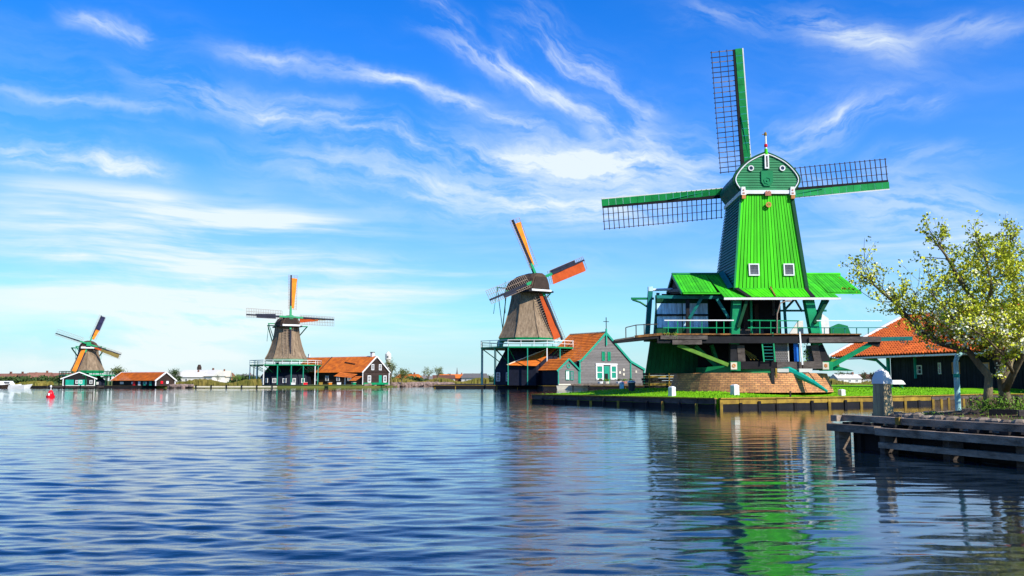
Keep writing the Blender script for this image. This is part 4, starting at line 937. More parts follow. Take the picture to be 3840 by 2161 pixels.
bar(pr, 'porch_post', (0, 0, 0), (0, 0, 2.2), .25, .25, white); tiled_slope(pr, (-1.6, 2.2, 2.0), (-1.6, -3.5, 1.6), (.5, -3.5, 2.5), (.5, 2.2, 3.0), 4, tile); tiled_slope(pr, (-2.2, -3.4, .9), (-2.2, -5.6, .9), (0, -5.6, 2.0), (0, -3.4, 2.0), 3, tile)
lh4, E4, R4 = long_house('house', 'low black house with orange roof right of the smallest mill', (-78.0, 200.5), .55, math.radians(60), 2.6, 15, 1.75, 3.45, tarwood, brownboard, tile, 3)
MB().box((-1.0, -.14, .75), (.6, .1, .6)).build('red_sign', redp, lh4); MB().box((.5, -.14, .75), (.6, .1, .6)).build('white_sign', white, lh4)
for x, m_ in ((1.6, mint), (3.6, mint), (5.4, white), (7.2, redp)): MB().box((-2.62, x, .5), (.12, .7, .9)).build('shutter', m_, lh4)
gb = thing('shed', 'black waterside shed with white trimmed gable and green doors under the smallest mill', 'shed', (-98.3, 202.4, .5), math.radians(18))
gable_wall(gb, [(-3.3, 0), (3.3, 0), (3.3, 1.75), (0, 3.0), (-3.3, 1.75)], 0, .2, 10, tarwood)
MB().box((0, 2.6, .85), (6.4, 5, 1.68)).build('side_wall', tarwood, gb)
tiled_slope(gb, (-3.6, 5.4, 1.65), (-3.6, -.2, 1.65), (0, -.2, 3.1), (0, 5.4, 3.1), 4, farroof); tiled_slope(gb, (3.6, -.2, 1.65), (3.6, 5.4, 1.65), (0, 5.4, 3.1), (0, -.2, 3.1), 4, farroof)
for s in (-1, 1): bar(gb, 'barge_board', (s * 3.8, -.28, 1.55), (0, -.28, 3.12), .12, .24, white); bar(gb, 'corner_board', (s * 3.25, -.12, 0), (s * 3.25, -.12, 1.7), .2, .1, white, (0, 1, 0))
for x in (-1.9, .7): MB().box((x, -.1, .75), (1.7, .12, 1.3)).build('door', teal, gb)
for x in (-.7, .1, 2.2): window(gb, (x, -.1, .5), (1, 0, 0), (0, 0, 1), .6, .8, white, glass, 2, 2, .1, .1)
bar(gb, 'plinth', (-3.3, -.15, .08), (3.3, -.15, .08), .1, .16, white)

# ------------------------------------------------------------------ tiled barn on the right
BR = V((36.0, 100.0, .95)); bu = V((.963, .27, 0)); bvv = V((.27, -.963, 0))
barn = thing('barn', 'long black timber barn with terracotta pantile roof behind the mooring post', 'barn', BR)
OFF = BR.copy()
bp = lambda u, v, z: BR + bu * u + bvv * v + V((0, 0, z - BR.z))
eZ, rZ, RUN, LEN = 4.2, 9.0, 10.4, 40
b = MB(); b.slab([bp(RUN, 0, rZ - .1), bp(0, 0, eZ - .12), bp(0, LEN, eZ - .12), bp(RUN, LEN, rZ - .1)], .1); rf = b.build('roof', tiledk, barn)
b = MB(); b.slab([bp(RUN, LEN, rZ - .1), bp(2 * RUN, LEN, eZ - .1), bp(2 * RUN, 0, eZ - .1), bp(RUN, 0, rZ - .1)], .1); b.build('rear_roof_slope', tiledk, barn)
sl_ = V((RUN, 0, rZ - eZ)); SLL = math.hypot(RUN, rZ - eZ); nr, nc = 21, 96
sdir = (bp(RUN, 0, rZ) - bp(0, 0, eZ)).normalized(); nrm = sdir.cross(bvv).normalized()
if nrm.z < 0: nrm = -nrm
def tile_mesh(mb, o):
    """one S-shaped pantile: 5 points across, lifted at its lower end"""
    tl_, tw_ = SLL / nr * 1.12, LEN / nc
    prof_ = [(0, .13), (.22, .25), (.45, .13), (.72, .0), (1.02, .09)]
    lo = [o + bvv * (x * tw_) + nrm * (h + .10) for x, h in prof_]; hi = [o + sdir * tl_ + bvv * (x * tw_) + nrm * h for x, h in prof_]
    k = len(mb.v); mb.v += [tuple(p - OFF) for p in lo + hi]; n = len(prof_)
    for i in range(n - 1): mb.f.append((k + i, k + i + 1, k + n + i + 1, k + n + i))
    lo2 = [p - nrm * .11 for p in lo]; k2 = len(mb.v); mb.v += [tuple(p - OFF) for p in lo2]
    for i in range(n - 1): mb.f.append((k2 + i, k2 + i + 1, k + i + 1, k + i))
one = MB(); O0 = bp(0, 0, eZ); tile_mesh(one, O0)
tme = bpy.data.meshes.new('roof_tile'); tme.from_pydata(one.v, [], one.f); tme.update(); tme.materials.append(tiledk)
rest = MB(); cnt = 0
for cidx in range(nc):
    for r in range(nr):
        o = bp(0, 0, eZ) + sdir * (SLL * r / nr) + bvv * (LEN * cidx / nc) + nrm * rnd.uniform(-.012, .012)
        if 26 <= cidx < 50 and r < 13 and cnt < 300:
            t_ = bpy.data.objects.new('roof_tile', tme); col.objects.link(t_); t_.parent = rf; t_.location = o - O0; cnt += 1
        else: tile_mesh(rest, o)
rest.build('roof_tiles_far', tiledk, rf, 'stuff')
bar(barn, 'verge_board', bp(-.3, -.2, eZ + .15), bp(RUN, -.2, rZ + .32), .3, .42, white); bar(barn, 'gutter', bp(-.2, -.1, eZ - .1), bp(-.2, LEN, eZ - .1), .16, .16, metal)
b = MB(); b.tube([bp(RUN, 0, rZ + .12), bp(RUN, LEN, rZ + .12)], .2, 7); b.build('ridge_tiles', tiledk, barn)
wv0 = 8.5
b = MB(); b.hull([bp(1.0, wv0, .9), bp(19, wv0, .9), bp(19, LEN, .9), bp(1.0, LEN, .9)], [bp(1.0, wv0, 4.5), bp(19, wv0, 4.5), bp(19, LEN, 4.5), bp(1.0, LEN, 4.5)]); wall = b.build('wall', tarwood, barn)
boards(wall, 'wall_board', bp(.93, wv0, .95), bp(.93, wv0 + 22, .95), bp(.93, wv0 + 22, 4.3), bp(.93, wv0, 4.3), 60, .05, tarwood, .08, .03)
for k in (wv0 + 3.2,): laps(wall, 'weatherboard', bp(.86, k + 2.6, 1.0), bp(.86, k, 1.0), bp(.86, k, 3.5), bp(.86, k + 2.6, 3.5), 9, .03, greywood, .05) if False else None
for v_, m_, wd_, h_ in ((13.0, cream, .7, .9), (15.6, cream, .4, 1.1), (18.0, gold, 1.0, 1.1), (21.5, gold, .9, 1.0)):
    window(barn, bp(.9, v_, 2.3), -bvv if False else bvv * -1, (0, 0, 1), wd_, h_, m_, glass, 1, 2, .1, .08)
bar(barn, 'corner_post', bp(.7, wv0 - .1, .9), bp(.7, wv0 - .1, 4.3), .3, .3, teal); bar(barn, 'end_post', bp(16, .6, .9), bp(16, .6, 5.5), .3, .3, tarwood)
b = MB(); b.tube([bp(.7, wv0 - .2, 1.8), bp(.7, wv0 - .6, 3.0), bp(.7, wv0 - 1.9, 3.85), bp(.7, wv0 - 4.2, 4.12)], .16, 7); b.build('arch_brace', teal, barn)
bar(barn, 'eave_beam', bp(.7, 0, 4.15), bp(.7, LEN, 4.15), .3, .3, tarwood); bar(barn, 'door_edge', bp(.85, 12.2, 1.9), bp(.85, 12.2, 4.0), .3, .1, teal, (0, 1, 0))
OFF = V((0, 0, 0))

# ------------------------------------------------------------------ timber edges of the lawn and the quay
def revetment(name, label, pts, ztop, pitch, mats, pile, cap=None):
    t = thing(name, label, 'revetment', (pts[0][0], pts[0][1], 0))
    global OFF; OFF = V((pts[0][0], pts[0][1], 0))
    for (a, c), (mu_, ml_) in zip(zip(pts[:-1], pts[1:]), mats):
        a3, c3 = V((a[0], a[1], 0)), V((c[0], c[1], 0)); d = (c3 - a3); L = d.length; d.normalize(); n = V((d.y, -d.x, 0))
        k = max(1, round(L / pitch))
        for i in range(k):
            p, q = lerp(a3, c3, i / k) , lerp(a3, c3, (i + 1) / k) - d * .03
            o = n * (.14 + rnd.uniform(-.02, .02))
            bar(t, 'plank', p + o + V((0, 0, ztop - .16)), q + o + V((0, 0, ztop - .16 + rnd.uniform(-.02, .02))), .10, .30, mu_)
            bar(t, 'plank', p + o + n * .03 + V((0, 0, ztop - .50)), q + o + n * .03 + V((0, 0, ztop - .50)), .10, .34, ml_)
            pp = p + n * .27
            bar(t, 'pile', pp + V((0, 0, -.9)), pp + V((rnd.uniform(-.03, .03), 0, ztop - rnd.uniform(.12, .4))), .16, .16, pile if rnd.random() < .7 else ochre)
        bar(t, 'edge_rail', a3 + n * .16 + V((0, 0, ztop + .03)), c3 + n * .16 + V((0, 0, ztop + .03)), .22, .07, cap or ochre)
    OFF = V((0, 0, 0)); return t
revetment('timber_edge', 'timber bank edge with short piles along the front of the lawn', [(1.7, 69.0), (12.2, 53.0), (23.0, 59.4), (29.5, 63.2), (37.0, 70.6), (60, 74)], .60, 1.5,
          [(greywood, tarwood), (ochre, tarwood), (ochre, tarwood), (greywood, soil), (greywood, soil)], tarwood)  # ochre planks put the sunlit stretch of the edge into the colour
revetment('quay_edge', 'black timber quay edge below the thatched mill and grey house', [(-22, 262), (-16.2, 188), (5.5, 187), (6.2, 171.5), (48, 163)], .66, 4, [(tarwood, tarwood)] * 4, tarwood, ochre)
revetment('shore_edge', 'dark timber shore edge below the small far mill', [(-160, 198.5), (-105, 200), (-80, 201)], .5, 5, [(tarwood, tarwood)] * 2, tarwood, soil)

# jetty of the grey house
jt = thing('jetty', 'low grey wooden jetty on piles in front of the grey house', 'jetty', (14, 166, 0), math.radians(-6))
b = MB().box((9, 0, 1.0), (24, 3.2, .12)); dk = b.build('deck', greywood, jt)
for i in range(24): bar(dk, 'deck_plank', (-2.6 + i * 1.0, -1.6, 1.09), (-2.6 + i * 1.0, 1.6, 1.09), .9, .06, greywood, (0, 0, 1))
bar(jt, 'edge_beam', (-3, -1.65, .98), (21, -1.65, .98), .15, .34, stonem)
for i in range(9):
    for y in (-1.4, 1.4): bar(jt, 'pile', (-2.6 + i * 2.85, y, -.8), (-2.6 + i * 2.85, y, .95), .22, .22, tarwood)

# ------------------------------------------------------------------ things on the lawn
def on_lawn(px, D): x = (px - 1920) / F * D; return V((x, D, isl_h(x, D)))
def bollard(label, px, D, h, wd, capm=conc):
    p = on_lawn(px, D); t = thing('bollard', label, 'bollard', p, rnd.uniform(.35, .6), 'concrete bollards on the lawn')
    b = MB(); x = wd / 2
    b.hull([(-x, -x, -.05), (x, -x, -.05), (x, x, -.05), (-x, x, -.05)], [(-x * .94, -x * .94, h * .8), (x * .94, -x * .94, h * .8), (x * .94, x * .94, h * .8), (-x * .94, x * .94, h * .8)]); b.build('shaft', conc, t)
    b = MB(); b.lathe([(x * 1.38, h * .8 + .002), (x * 1.32, h * .92), (x * .8, h), (.02, h * 1.02)], n=4, ph=math.pi / 4); b.build('cap', white, t)
bollard('white bollard on the lawn left of the brick drum', 2516, 58.5, .64, .36); bollard('tallest white bollard in front of the lit brick drum', 2750, 57.6, .66, .42); bollard('short pale bollard at the right end of the brick drum', 3148, 61, .42, .36)
p = on_lawn(2956, 57.6); t = thing('peg', 'thin dark red peg in the lawn before the drum', 'peg', p); b = MB(); b.lathe([(.06, -.05), (.055, .36), (.03, .40)], n=8); b.build('shaft', brownboard, t)
def bin_(label, px, D, h, r, m):
    p = on_lawn(px, D); t = thing('litter_bin', label, 'bin', p, 0, 'bins on the lawn'); b = MB(); b.lathe([(r * .85, -.02), (r, h * .8), (r * .96, h * .82)], n=16); b.build('body', m, t, smooth=False)
    b = MB(); b.lathe([(r * 1.12, h * .82), (r * 1.12, h * .9), (r * .8, h), (.02, h * 1.03)], n=16); b.build('lid', metal, t)
bin_('dark round bin with pale lid on the lawn edge', 2366, 66, .75, .27, rubber); bin_('narrow blue bin at the back of the lawn', 2329, 76, .65, .2, bluep)
# grass blades along the visible lawn
b = MB(); n_ = 0; rg2 = random.Random(3)
while n_ < 16000:
    x, y = rg2.uniform(2, 38), rg2.uniform(52.5, 84)
    if not pt_in(ISL, x, y) or (x - 17.25) ** 2 + (y - 64.8) ** 2 < 34: continue
    z_ = isl_h(x, y) - .01; n_ += 1; hh = rg2.uniform(.04, .11); a = rg2.uniform(0, 6.28); q = V((math.cos(a), math.sin(a), 0)) * .035; ln = V((rg2.uniform(-.05, .05), rg2.uniform(-.05, .05), hh))
    p = V((x, y, z_)); b.poly([p - q, p + q, p + ln])
b.build('grass_blades', tuft, None, 'stuff')['category'] = 'grass'
ws = thing('timber_stack', 'stack of dark sawn beams on the lawn behind the left end of the mill', 'timber stack', on_lawn(2500, 77))
for lev in range(6):
    for k in range(3): bar(ws, 'beam', (-2.0 + rnd.uniform(-.2, .2), -.5 + k * .45, .12 + lev * .22), (2.0 + rnd.uniform(-.3, .3), -.5 + k * .45, .12 + lev * .22), .40, .19, (tarwood, brownboard, greywood, ochre)[rnd.choice((0, 0, 1, 1, 2, 3))])
for x in (-1.7, 0, 1.7): bar(ws, 'stake', (x, -.85, 0), (x, -.85, 1.7), .09, .09, ochre)
# upturned dinghy near the barn
dg = thing('dinghy', 'small white and teal dinghy on the grass before the black barn', 'boat', on_lawn(3352, 78) + V((0, 0, .35)), .2)
b = MB(); b.hull([(-.9, 0, 0), (-.5, -.38, 0), (.6, -.34, 0), (.95, 0, 0), (.6, .34, 0), (-.5, .38, 0)], [(-.6, 0, .32), (-.4, -.2, .36), (.4, -.18, .36), (.7, 0, .3), (.4, .18, .36), (-.4, .2, .36)]); b.build('hull', white, dg)
b = MB()
for x in (-.5, .5): b.bar((x, -.3, -.36), (x, .3, 0), .06); b.bar((x, .3, -.36), (x, -.3, 0), .06)
b.build('trestle', teal, dg)

# ------------------------------------------------------------------ near dock, mooring post, lamp pole
dock = thing('dock', 'weathered dark timber guide wall with stacked rails in the near water', 'dock', (9.3, 20.6, 0))
OFF = V((9.3, 20.6, 0))
A, Bq = V((8.05, 22.6, 0)), V((11.25, 14.1, 0)); dd = (Bq - A).normalized(); nn = V((dd.y, -dd.x, 0)); 
if nn.y > 0: nn = -nn
P_ = lambda s, off, z: A + dd * s + nn * off + V((0, 0, z))
LD = (Bq - A).length
for (s0, s1, z, off, hgt, wd_) in ((.12, 2.0, .75, -.30, .15, .22), (2.08, LD, .74, -.28, .15, .2), (-.02, 1.62, .52, 0, .18, .26), (1.66, LD, .50, .03, .17, .26), (1.75, LD, .19, .05, .13, .2)):
    bar(dock, 'rail', P_(s0, off, z), P_(s1, off, z), wd_, hgt, dockm)
bar(dock, 'end_rail', P_(.02, -.9, .74), P_(.1, .0, .74), .2, .15, dockm); bar(dock, 'end_rail', P_(-.02, -.9, .51), P_(.06, -.1, .51), .2, .17, dockm)
for s in (.22, 1.75, 3.6, 5.4, 7.2):
    bar(dock, 'pile', P_(s, -.16, -1.2), P_(s, -.16, .42), .3, .3, dockm if s < 1 else greywood)
    bar(dock, 'pile', P_(s + .35, -.5, -1.2), P_(s + .35, -.5, .66), .26, .26, tarwood)
MB().hull([P_(.3, -.5, -1), P_(LD, -.5, -1), P_(LD, -.42, -1), P_(.3, -.42, -1)], [P_(.3, -.5, .60), P_(LD, -.5, .60), P_(LD, -.42, .60), P_(.3, -.42, .60)]).build('dock_shade_backing', tarwood, dock)  # added dark sheet, stands in for the black shade under the dock
for s in np.arange(.5, LD, .75):
    b = MB(); c_ = P_(float(s), -.22, .635); b.bar(c_ - nn * .22, c_ + nn * .2, .22, .06); b.build('spacer', tarwood, dock)
MB().bar(P_(2.0, -.17, .75), P_(2.12, -.17, .75), .06, .17).build('joint_plate', ochre, dock)
OFF = V((0, 0, 0))
mp_ = W(3313, 1568, 23.6); mp_.z = 0
post_ = thing('mooring_post', 'thick square mooring post with white pointed cap behind the near dock', 'mooring post', mp_, math.radians(-14))
b = MB(); b.lathe([(.285, -1.2), (.255, .9), (.225, 1.62)], n=4, ph=0); b.build('shaft', greywood if False else M('pale_post_wood', (.50, .37, .19), .85, .5, 2, .6, 14, (4, 4, .5), c2=(.17, .125, .075)), post_)
b = MB(); b.lathe([(.255, 1.60), (.25, 1.70), (.235, 1.76), (.16, 1.92), (.02, 2.0)], n=4, ph=0); b.build('cap', white, post_)
lp = W(3594, 1550, 24.6); lp.z = .75
pole = thing('lamp_pole', 'slim teal and white gooseneck pole beside the blossoming tree', 'pole', lp)
b = MB(); b.tube([(0, 0, 0), (0, 0, 1.1)], .075, 10); b.tube([(0, 0, 1.1), (0, 0, 1.45), (.06, 0, 1.62), (.20, 0, 1.70), (.42, 0, 1.70)], [.062, .062, .065, .068, .07], 10); b.build('shaft', M('pale_teal_paint', (.30, .52, .50), .4, .2, 3), pole)
b = MB(); b.lathe([(.11, -.06), (.11, .05), (.08, .07)], n=12); b.build('foot', conc, pole); b = MB(); b.lathe([(.085, 1.02), (.085, 1.12)], n=10); b.build('collar', teal, pole)
# stone blocks and timber along the near bank
sw = thing('stone_wall', 'low wall of rough stones along the near bank behind the dock', 'wall', (10.3, 24.2, 0))
OFF = V((10.3, 24.2, 0))
def rock(mb, c, s, rng, n=7):
    pts = []
    for zz, k in ((-.5, .8), (-.1, 1.0), (.35, .9), (.5, .5)):
        for j in range(n):
            t_ = 6.283 * j / n; rr = k * rng.uniform(.82, 1.12); pts.append(V((c[0] + math.cos(t_) * s[0] * rr * .5, c[1] + math.sin(t_) * s[1] * rr * .5, c[2] + s[2] * zz)))
    k0 = len(mb.v); mb.v += [tuple(p - OFF) for p in pts]
    for i in range(3):
        for j in range(n): a = k0 + i * n + j; e = k0 + i * n + (j + 1) % n; mb.f.append((a, e, e + n, a + n))
    mb.f.append(tuple(range(k0 + n - 1, k0 - 1, -1))); mb.f.append(tuple(range(k0 + 3 * n, k0 + 4 * n)))
edge = [V((9.9, 24.2, 0)), V((10.4, 22.0, 0)), V((11.6, 17.5, 0)), V((13.0, 12.0, 0))]; edge0 = [V((9.9, 24.3, 0)), V((13.4, 26.3, 0)), V((20, 28.4, 0))]
for poly_, zt in ((edge, .70), (edge0, .66)):
    for a, c_ in zip(poly_[:-1], poly_[1:]):
        L = (c_ - a).length; s = 0
        while s < L:
            wd_ = rnd.uniform(.28, .55)
            for lev in range(3):
                b = MB(); q = lerp(a, c_, min(1, (s + wd_ / 2 + (.13 if lev % 2 else 0)) / L)); rock(b, (q.x - .1, q.y - .1, zt - lev * .28 + rnd.uniform(-.03, .03)), (wd_, .45, .30), rnd); b.build('stone', stonem, sw)
            s += wd_ * .95
OFF = V((0, 0, 0))
for i in range(4):
    q = lerp((11.7, 22.6, .86), (12.6, 20.4, .88), i / 3.0); t = thing('timber_block', ('grey timber block lying farthest left on the near bank behind the dock', 'black timber block second from the left on the near bank', 'grey timber block third from the left on the near bank', 'black timber block nearest to the right edge on the near bank')[i], 'timber', q, rnd.uniform(-.6, -.2), 'timber blocks on the near bank'); MB().box((0, 0, .04), (.6, .22, .15)).build('block', tarwood if i % 2 else greywood, t)
b = MB(); rg3 = random.Random(11); n_ = 0
while n_ < 6000:
    x, y = rg3.uniform(10.2, 17), rg3.uniform(15, 28)
    if not pt_in(NEAR, x, y): continue
    d_ = edge_dist(NEAR, x, y)
    if d_ < .3 or rg3.random() > .35 + .65 * (math.sin(x * 2.1) * math.cos(y * 1.7) > -.1): continue
    z_ = .74 + .26 * min(1, d_ / 3) ** 2 - .02; n_ += 1; a = rg3.uniform(0, 6.28); q = V((math.cos(a), math.sin(a), 0)) * .02
    p = V((x, y, z_)); b.poly([p - q, p + q, p + V((rg3.uniform(-.1, .1), rg3.uniform(-.1, .1), rg3.uniform(.04, .13)))])
b.build('bank_grass', bushm, None, 'stuff')['category'] = 'grass'
def bush(label, c, r, n, m, sz, rng):
    t = thing('bush', label, 'bush', c); b = MB()
    for i in range(14):
        a = rng.uniform(0, 6.28); e = rng.uniform(.3, 1.3); L = r * rng.uniform(.7, 1.15); b.tube([(0, 0, 0), (math.cos(a) * math.cos(e) * L * .5, math.sin(a) * math.cos(e) * L * .5, math.sin(e) * L * .65), (math.cos(a) * math.cos(e) * L, math.sin(a) * math.cos(e) * L, math.sin(e) * L * 1.1)], [.015, .01, .005], 4)
    b.build('stems', barkdk, t)
    b = MB(); P = []
    while len(P) < n:
        p = V((rng.gauss(0, .42), rng.gauss(0, .42), abs(rng.gauss(.35, .32)))) * r
        P.append(p + V((0, 0, .05)))
    scatter_quads(b, P, sz, rng, 0, .35); b.build('foliage', m, t, 'stuff')
bush('bright green bush at the foot of the blossoming tree', W(3722, 1570, 22.6) * 1 + V((0, 0, -.1)), .62, 1500, bushm, .045, random.Random(2))
bush('small green shrub at the right edge of the near bank', W(3835, 1560, 22.0), .4, 500, bushm, .04, random.Random(4))

# ------------------------------------------------------------------ blossoming tree
def blossom_tree():
    rng = random.Random(21); base = W(3771, 1566, 23.0); base.z = .86
    t = thing('blossom_tree', 'spreading fruit tree with pale blossom and young leaves on the near bank', 'tree', base)
    global OFF; OFF = base.copy()
    D0 = 23.0
    def path(lst): return [W(x, y, D0 + dz_) for x, y, dz_ in lst]
    limbs = [
        (path([(3701, 1540, -.2), (3706, 1470, -.2), (3708, 1410, -.15), (3676, 1372, -.1), (3632, 1318, 0), (3532, 1290, .2), (3470, 1250, .3), (3432, 1222, .35), (3388, 1172, .4), (3348, 1130, .4), (3300, 1090, .4), (3262, 1055, .4)]), .125, .02),
        (path([(3775, 1570, 0), (3770, 1500, 0), (3760, 1430, 0), (3748, 1370, 0), (3720, 1290, .1), (3680, 1190, .2), (3640, 1110, .2), (3596, 1045, .1), (3545, 955, 0), (3505, 905, 0)]), .17, .018),
        (path([(3760, 1440, 0), (3785, 1370, .2), (3800, 1290, .5), (3810, 1180, .8), (3800, 1060, 1.0), (3785, 960, 1.0), (3790, 880, 1.0)]), .11, .018),
        (path([(3766, 1470, 0), (3800, 1400, -.5), (3860, 1290, -1.0), (3920, 1150, -1.2), (3960, 1020, -1.2)]), .11, .02),
        (path([(3720, 1290, .1), (3650, 1240, -.6), (3580, 1200, -.9), (3530, 1140, -1.0), (3480, 1090, -1.0)]), .06, .012),
        (path([(3680, 1190, .2), (3720, 1080, -.5), (3700, 980, -.9), (3660, 900, -1.0)]), .06, .012),
        (path([(3632, 1318, 0), (3600, 1250, .8), (3560, 1180, 1.3), (3560, 1100, 1.4)]), .05, .012),
        (path([(3800, 1400, -.5), (3760, 1330, -1.2), (3700, 1270, -1.6), (3640, 1230, -1.8)]), .05, .012),
        (path([(3785, 1370, .2), (3850, 1250, 1.2), (3880, 1100, 1.6), (3860, 960, 1.7)]), .06, .012)]
    wood = MB(); twigs = MB(); LV = []; BL = []
    for pi, (pts, r0, r1) in enumerate(limbs):
        m = len(pts); rs = [r0 + (r1 - r0) * (i / (m - 1)) ** .8 for i in range(m)]
        if pi < 2: 
            tr = MB(); tr.tube(pts, rs, 10); tr.build('trunk' if pi else 'leaning_trunk', bark, t, smooth=True)
        else: wood.tube(pts, rs, 7)
        cum = [0]
        for a, c in zip(pts[:-1], pts[1:]): cum.append(cum[-1] + (c - a).length)
        nb_ = int(cum[-1] * (9 if pi > 0 else 13))
        for k in range(nb_):
            f_ = rng.uniform(.30 if pi < 4 else .1, 1.0); s = f_ * cum[-1]; i = max(j for j in range(m) if cum[j] <= s + 1e-9); i = min(i, m - 2)
            p = lerp(pts[i], pts[i + 1], (s - cum[i]) / max(1e-6, cum[i + 1] - cum[i])); tan = (pts[i + 1] - pts[i]).normalized()
            d = (tan * rng.uniform(.1, .9) + V((rng.gauss(0, .8), rng.gauss(0, .8), rng.gauss(.45, .5)))).normalized(); L = rng.uniform(.35, .95) * (1.1 - .2 * f_) * (1.55 if pi == 0 else 1)
            q = [p]; dcur = d
            for j in range(4):
                dcur = (dcur + V((rng.gauss(0, .25), rng.gauss(0, .25), rng.gauss(.10, .22)))).normalized(); q.append(q[-1] + dcur * L / 4)
            twigs.tube(q, [.013, .010, .008, .006, .003], 4, False)
            for side in range(4):
                j = rng.randint(1, 3); d2 = (dcur + V((rng.gauss(0, .9), rng.gauss(0, .9), rng.gauss(.15, .6)))).normalized(); l2 = L * rng.uniform(.3, .6)
                e = q[j] + d2 * l2; mid = lerp(q[j], e, .5) + V((0, 0, rng.gauss(0, .03))); twigs.tube([q[j], mid, e], [.006, .004, .002], 3, False)
                for c in (mid, e, lerp(mid, e, .5)):
                    for _ in range(rng.randint(2, 5)): LV.append(c + V((rng.gauss(0, .045), rng.gauss(0, .045), rng.gauss(0, .045))))
                sx = 1920 + (e.x / e.y) * F; sz_ = e.z
                pb = .03
                if e.z < 3.5 and e.x > 10.6: pb = .65
                elif e.z < 4.4 and e.x > 10.8: pb = .14
                if pi == 0 and e.x < 10.6: pb = .05
                if rng.random() < pb:
                    for _ in range(rng.randint(10, 20)): BL.append(e + V((rng.gauss(0, .06), rng.gauss(0, .06), rng.gauss(0, .05))))
            for c in q[2:]:
                for _ in range(rng.randint(2, 4)): LV.append(c + V((rng.gauss(0, .05), rng.gauss(0, .05), rng.gauss(0, .05))))
    # extra fill so the right of the crown is dense
    cen = [(W(3700, 1130, D0), 1.0, 1.0), (W(3780, 1010, D0), .8, .9), (W(3640, 1205, D0), .7, .30), (W(3745, 1215, D0 - .8), .75, .32), (W(3640, 1010, D0 + .5), .5, .5), (W(3860, 1130, D0), .8, .9)]
    for c, rx, rz_ in cen:
        for _ in range(64):
            p = c + V((rng.gauss(0, .6) * rx, rng.gauss(0, .9), rng.gauss(0, .6) * rz_)); hub_ = p + V((rng.gauss(0, .2), rng.gauss(0, .2), -.25)); twigs.tube([hub_, lerp(hub_, p, .6), p], [.007, .005, .002], 3, False)
            for _ in range(20): LV.append(p + V((rng.gauss(0, .085), rng.gauss(0, .085), rng.gauss(0, .085))))
            if p.z < 3.3 and rng.random() < .55:
                for _ in range(7): BL.append(p + V((rng.gauss(0, .07), rng.gauss(0, .07), rng.gauss(.03, .05))))
    wood.build('limbs', bark, t, 'stuff', True); twigs.build('twigs', barkdk, t, 'stuff')
    b = MB(); scatter_quads(b, LV, .042, rng, 0, .62); b.build('foliage', leafy, t, 'stuff')
    b = MB(); scatter_quads(b, BL, .030, rng, 0, .9); b.build('blossom', blossom, t, 'stuff')
    OFF = V((0, 0, 0))
blossom_tree()

# ------------------------------------------------------------------ river buoy and boats
by = thing('buoy', 'red conical river buoy with pale topmark floating far left', 'buoy', (-46.4, 89.8, 0))
b = MB(); b.lathe([(.38, -.25), (.50, -.02), (.52, .20), (.46, .24)], n=20); b.build('float', redp, by, smooth=False)
b = MB(); b.lathe([(.40, .24), (.36, .45), (.24, .72), (.12, .86)], n=20); b.build('cone', redp, by, smooth=True)
b = MB(); b.tube([(0, 0, .84), (0, 0, 1.15)], .05, 8); b.build('mast', white, by); b = MB(); b.lathe([(.02, 1.12), (.11, 1.2), (.11, 1.36), (.02, 1.44)], n=12); b.build('topmark', white, by)
b = MB(); b.lathe([(.10, 0), (.12, .22), (.02, .3)], (0, -.42, .22), 8); b.build('lantern', white, by)
by.scale = (.82, .82, .86)
def boat(label, px, D, L, m, cab, group=None):
    t = thing('motorboat', label, 'boat', ((px - 1920) / F * D, D, 0), rnd.uniform(-.1, .1), group); b = MB(); wv = 1.1
    deck = [(-L / 2, -wv, .75), (L * .25, -wv, .75), (L / 2, 0, .95), (L * .25, wv, .75), (-L / 2, wv, .75)]; keel = [(-L / 2 + .2, -wv * .8, -.2), (L * .22, -wv * .7, -.2), (L / 2 - .7, 0, -.2), (L * .22, wv * .7, -.2), (-L / 2 + .2, wv * .8, -.2)]
    b.hull(keel, deck); b.build('hull', m, t)
    if cab:
        b = MB(); b.hull([(-L * .2, -.8, .76), (L * .18, -.8, .76), (L * .18, .8, .76), (-L * .2, .8, .76)], [(-L * .17, -.65, 1.6), (L * .08, -.65, 1.6), (L * .08, .65, 1.6), (-L * .17, .65, 1.6)]); c = b.build('cabin', white, t)
        MB().box((-L * .03, -.76, 1.22), (L * .22, .06, .36)).build('cabin_window', glass, c)
boat('white motorboat with small cabin moored on the far left shore', 45, 197, 5.5, white, True, 'boats on the far left shore'); boat('long open white boat moored right of the cabin boat', 88, 196, 5.2, white, False, 'boats on the far left shore'); boat('dark motorboat hull partly out of frame at the left edge', 8, 195, 5, brownboard, True, 'boats on the far left shore')
boat('narrow tan rowing boat lying at the quay by the grey house', 2150, 167, 6.5, cream, False)
pt = thing('pontoon', 'pale flat landing stage left of the brown house mill', 'landing stage', (-66.0, 200.2, 0)); MB().box((4, 0, .32), (18, 2.2, .28)).build('deck', cream, pt)
for i in range(6): bar(pt, 'pile', (-4.5 + i * 3.4, -1.15, -.8), (-4.5 + i * 3.4, -1.15, .75), .25, .25, tarwood)
pt = thing('pontoon', 'dark flat landing stage at the water below the smallest mill', 'landing stage', (-100.5, 199.3, 0)); MB().box((3, 0, .3), (12, 1.6, .25)).build('deck', greywood, pt)
for i in range(4): bar(pt, 'pile', (-2.5 + i * 3.5, -.85, -.8), (-2.5 + i * 3.5, -.85, .7), .22, .22, tarwood)
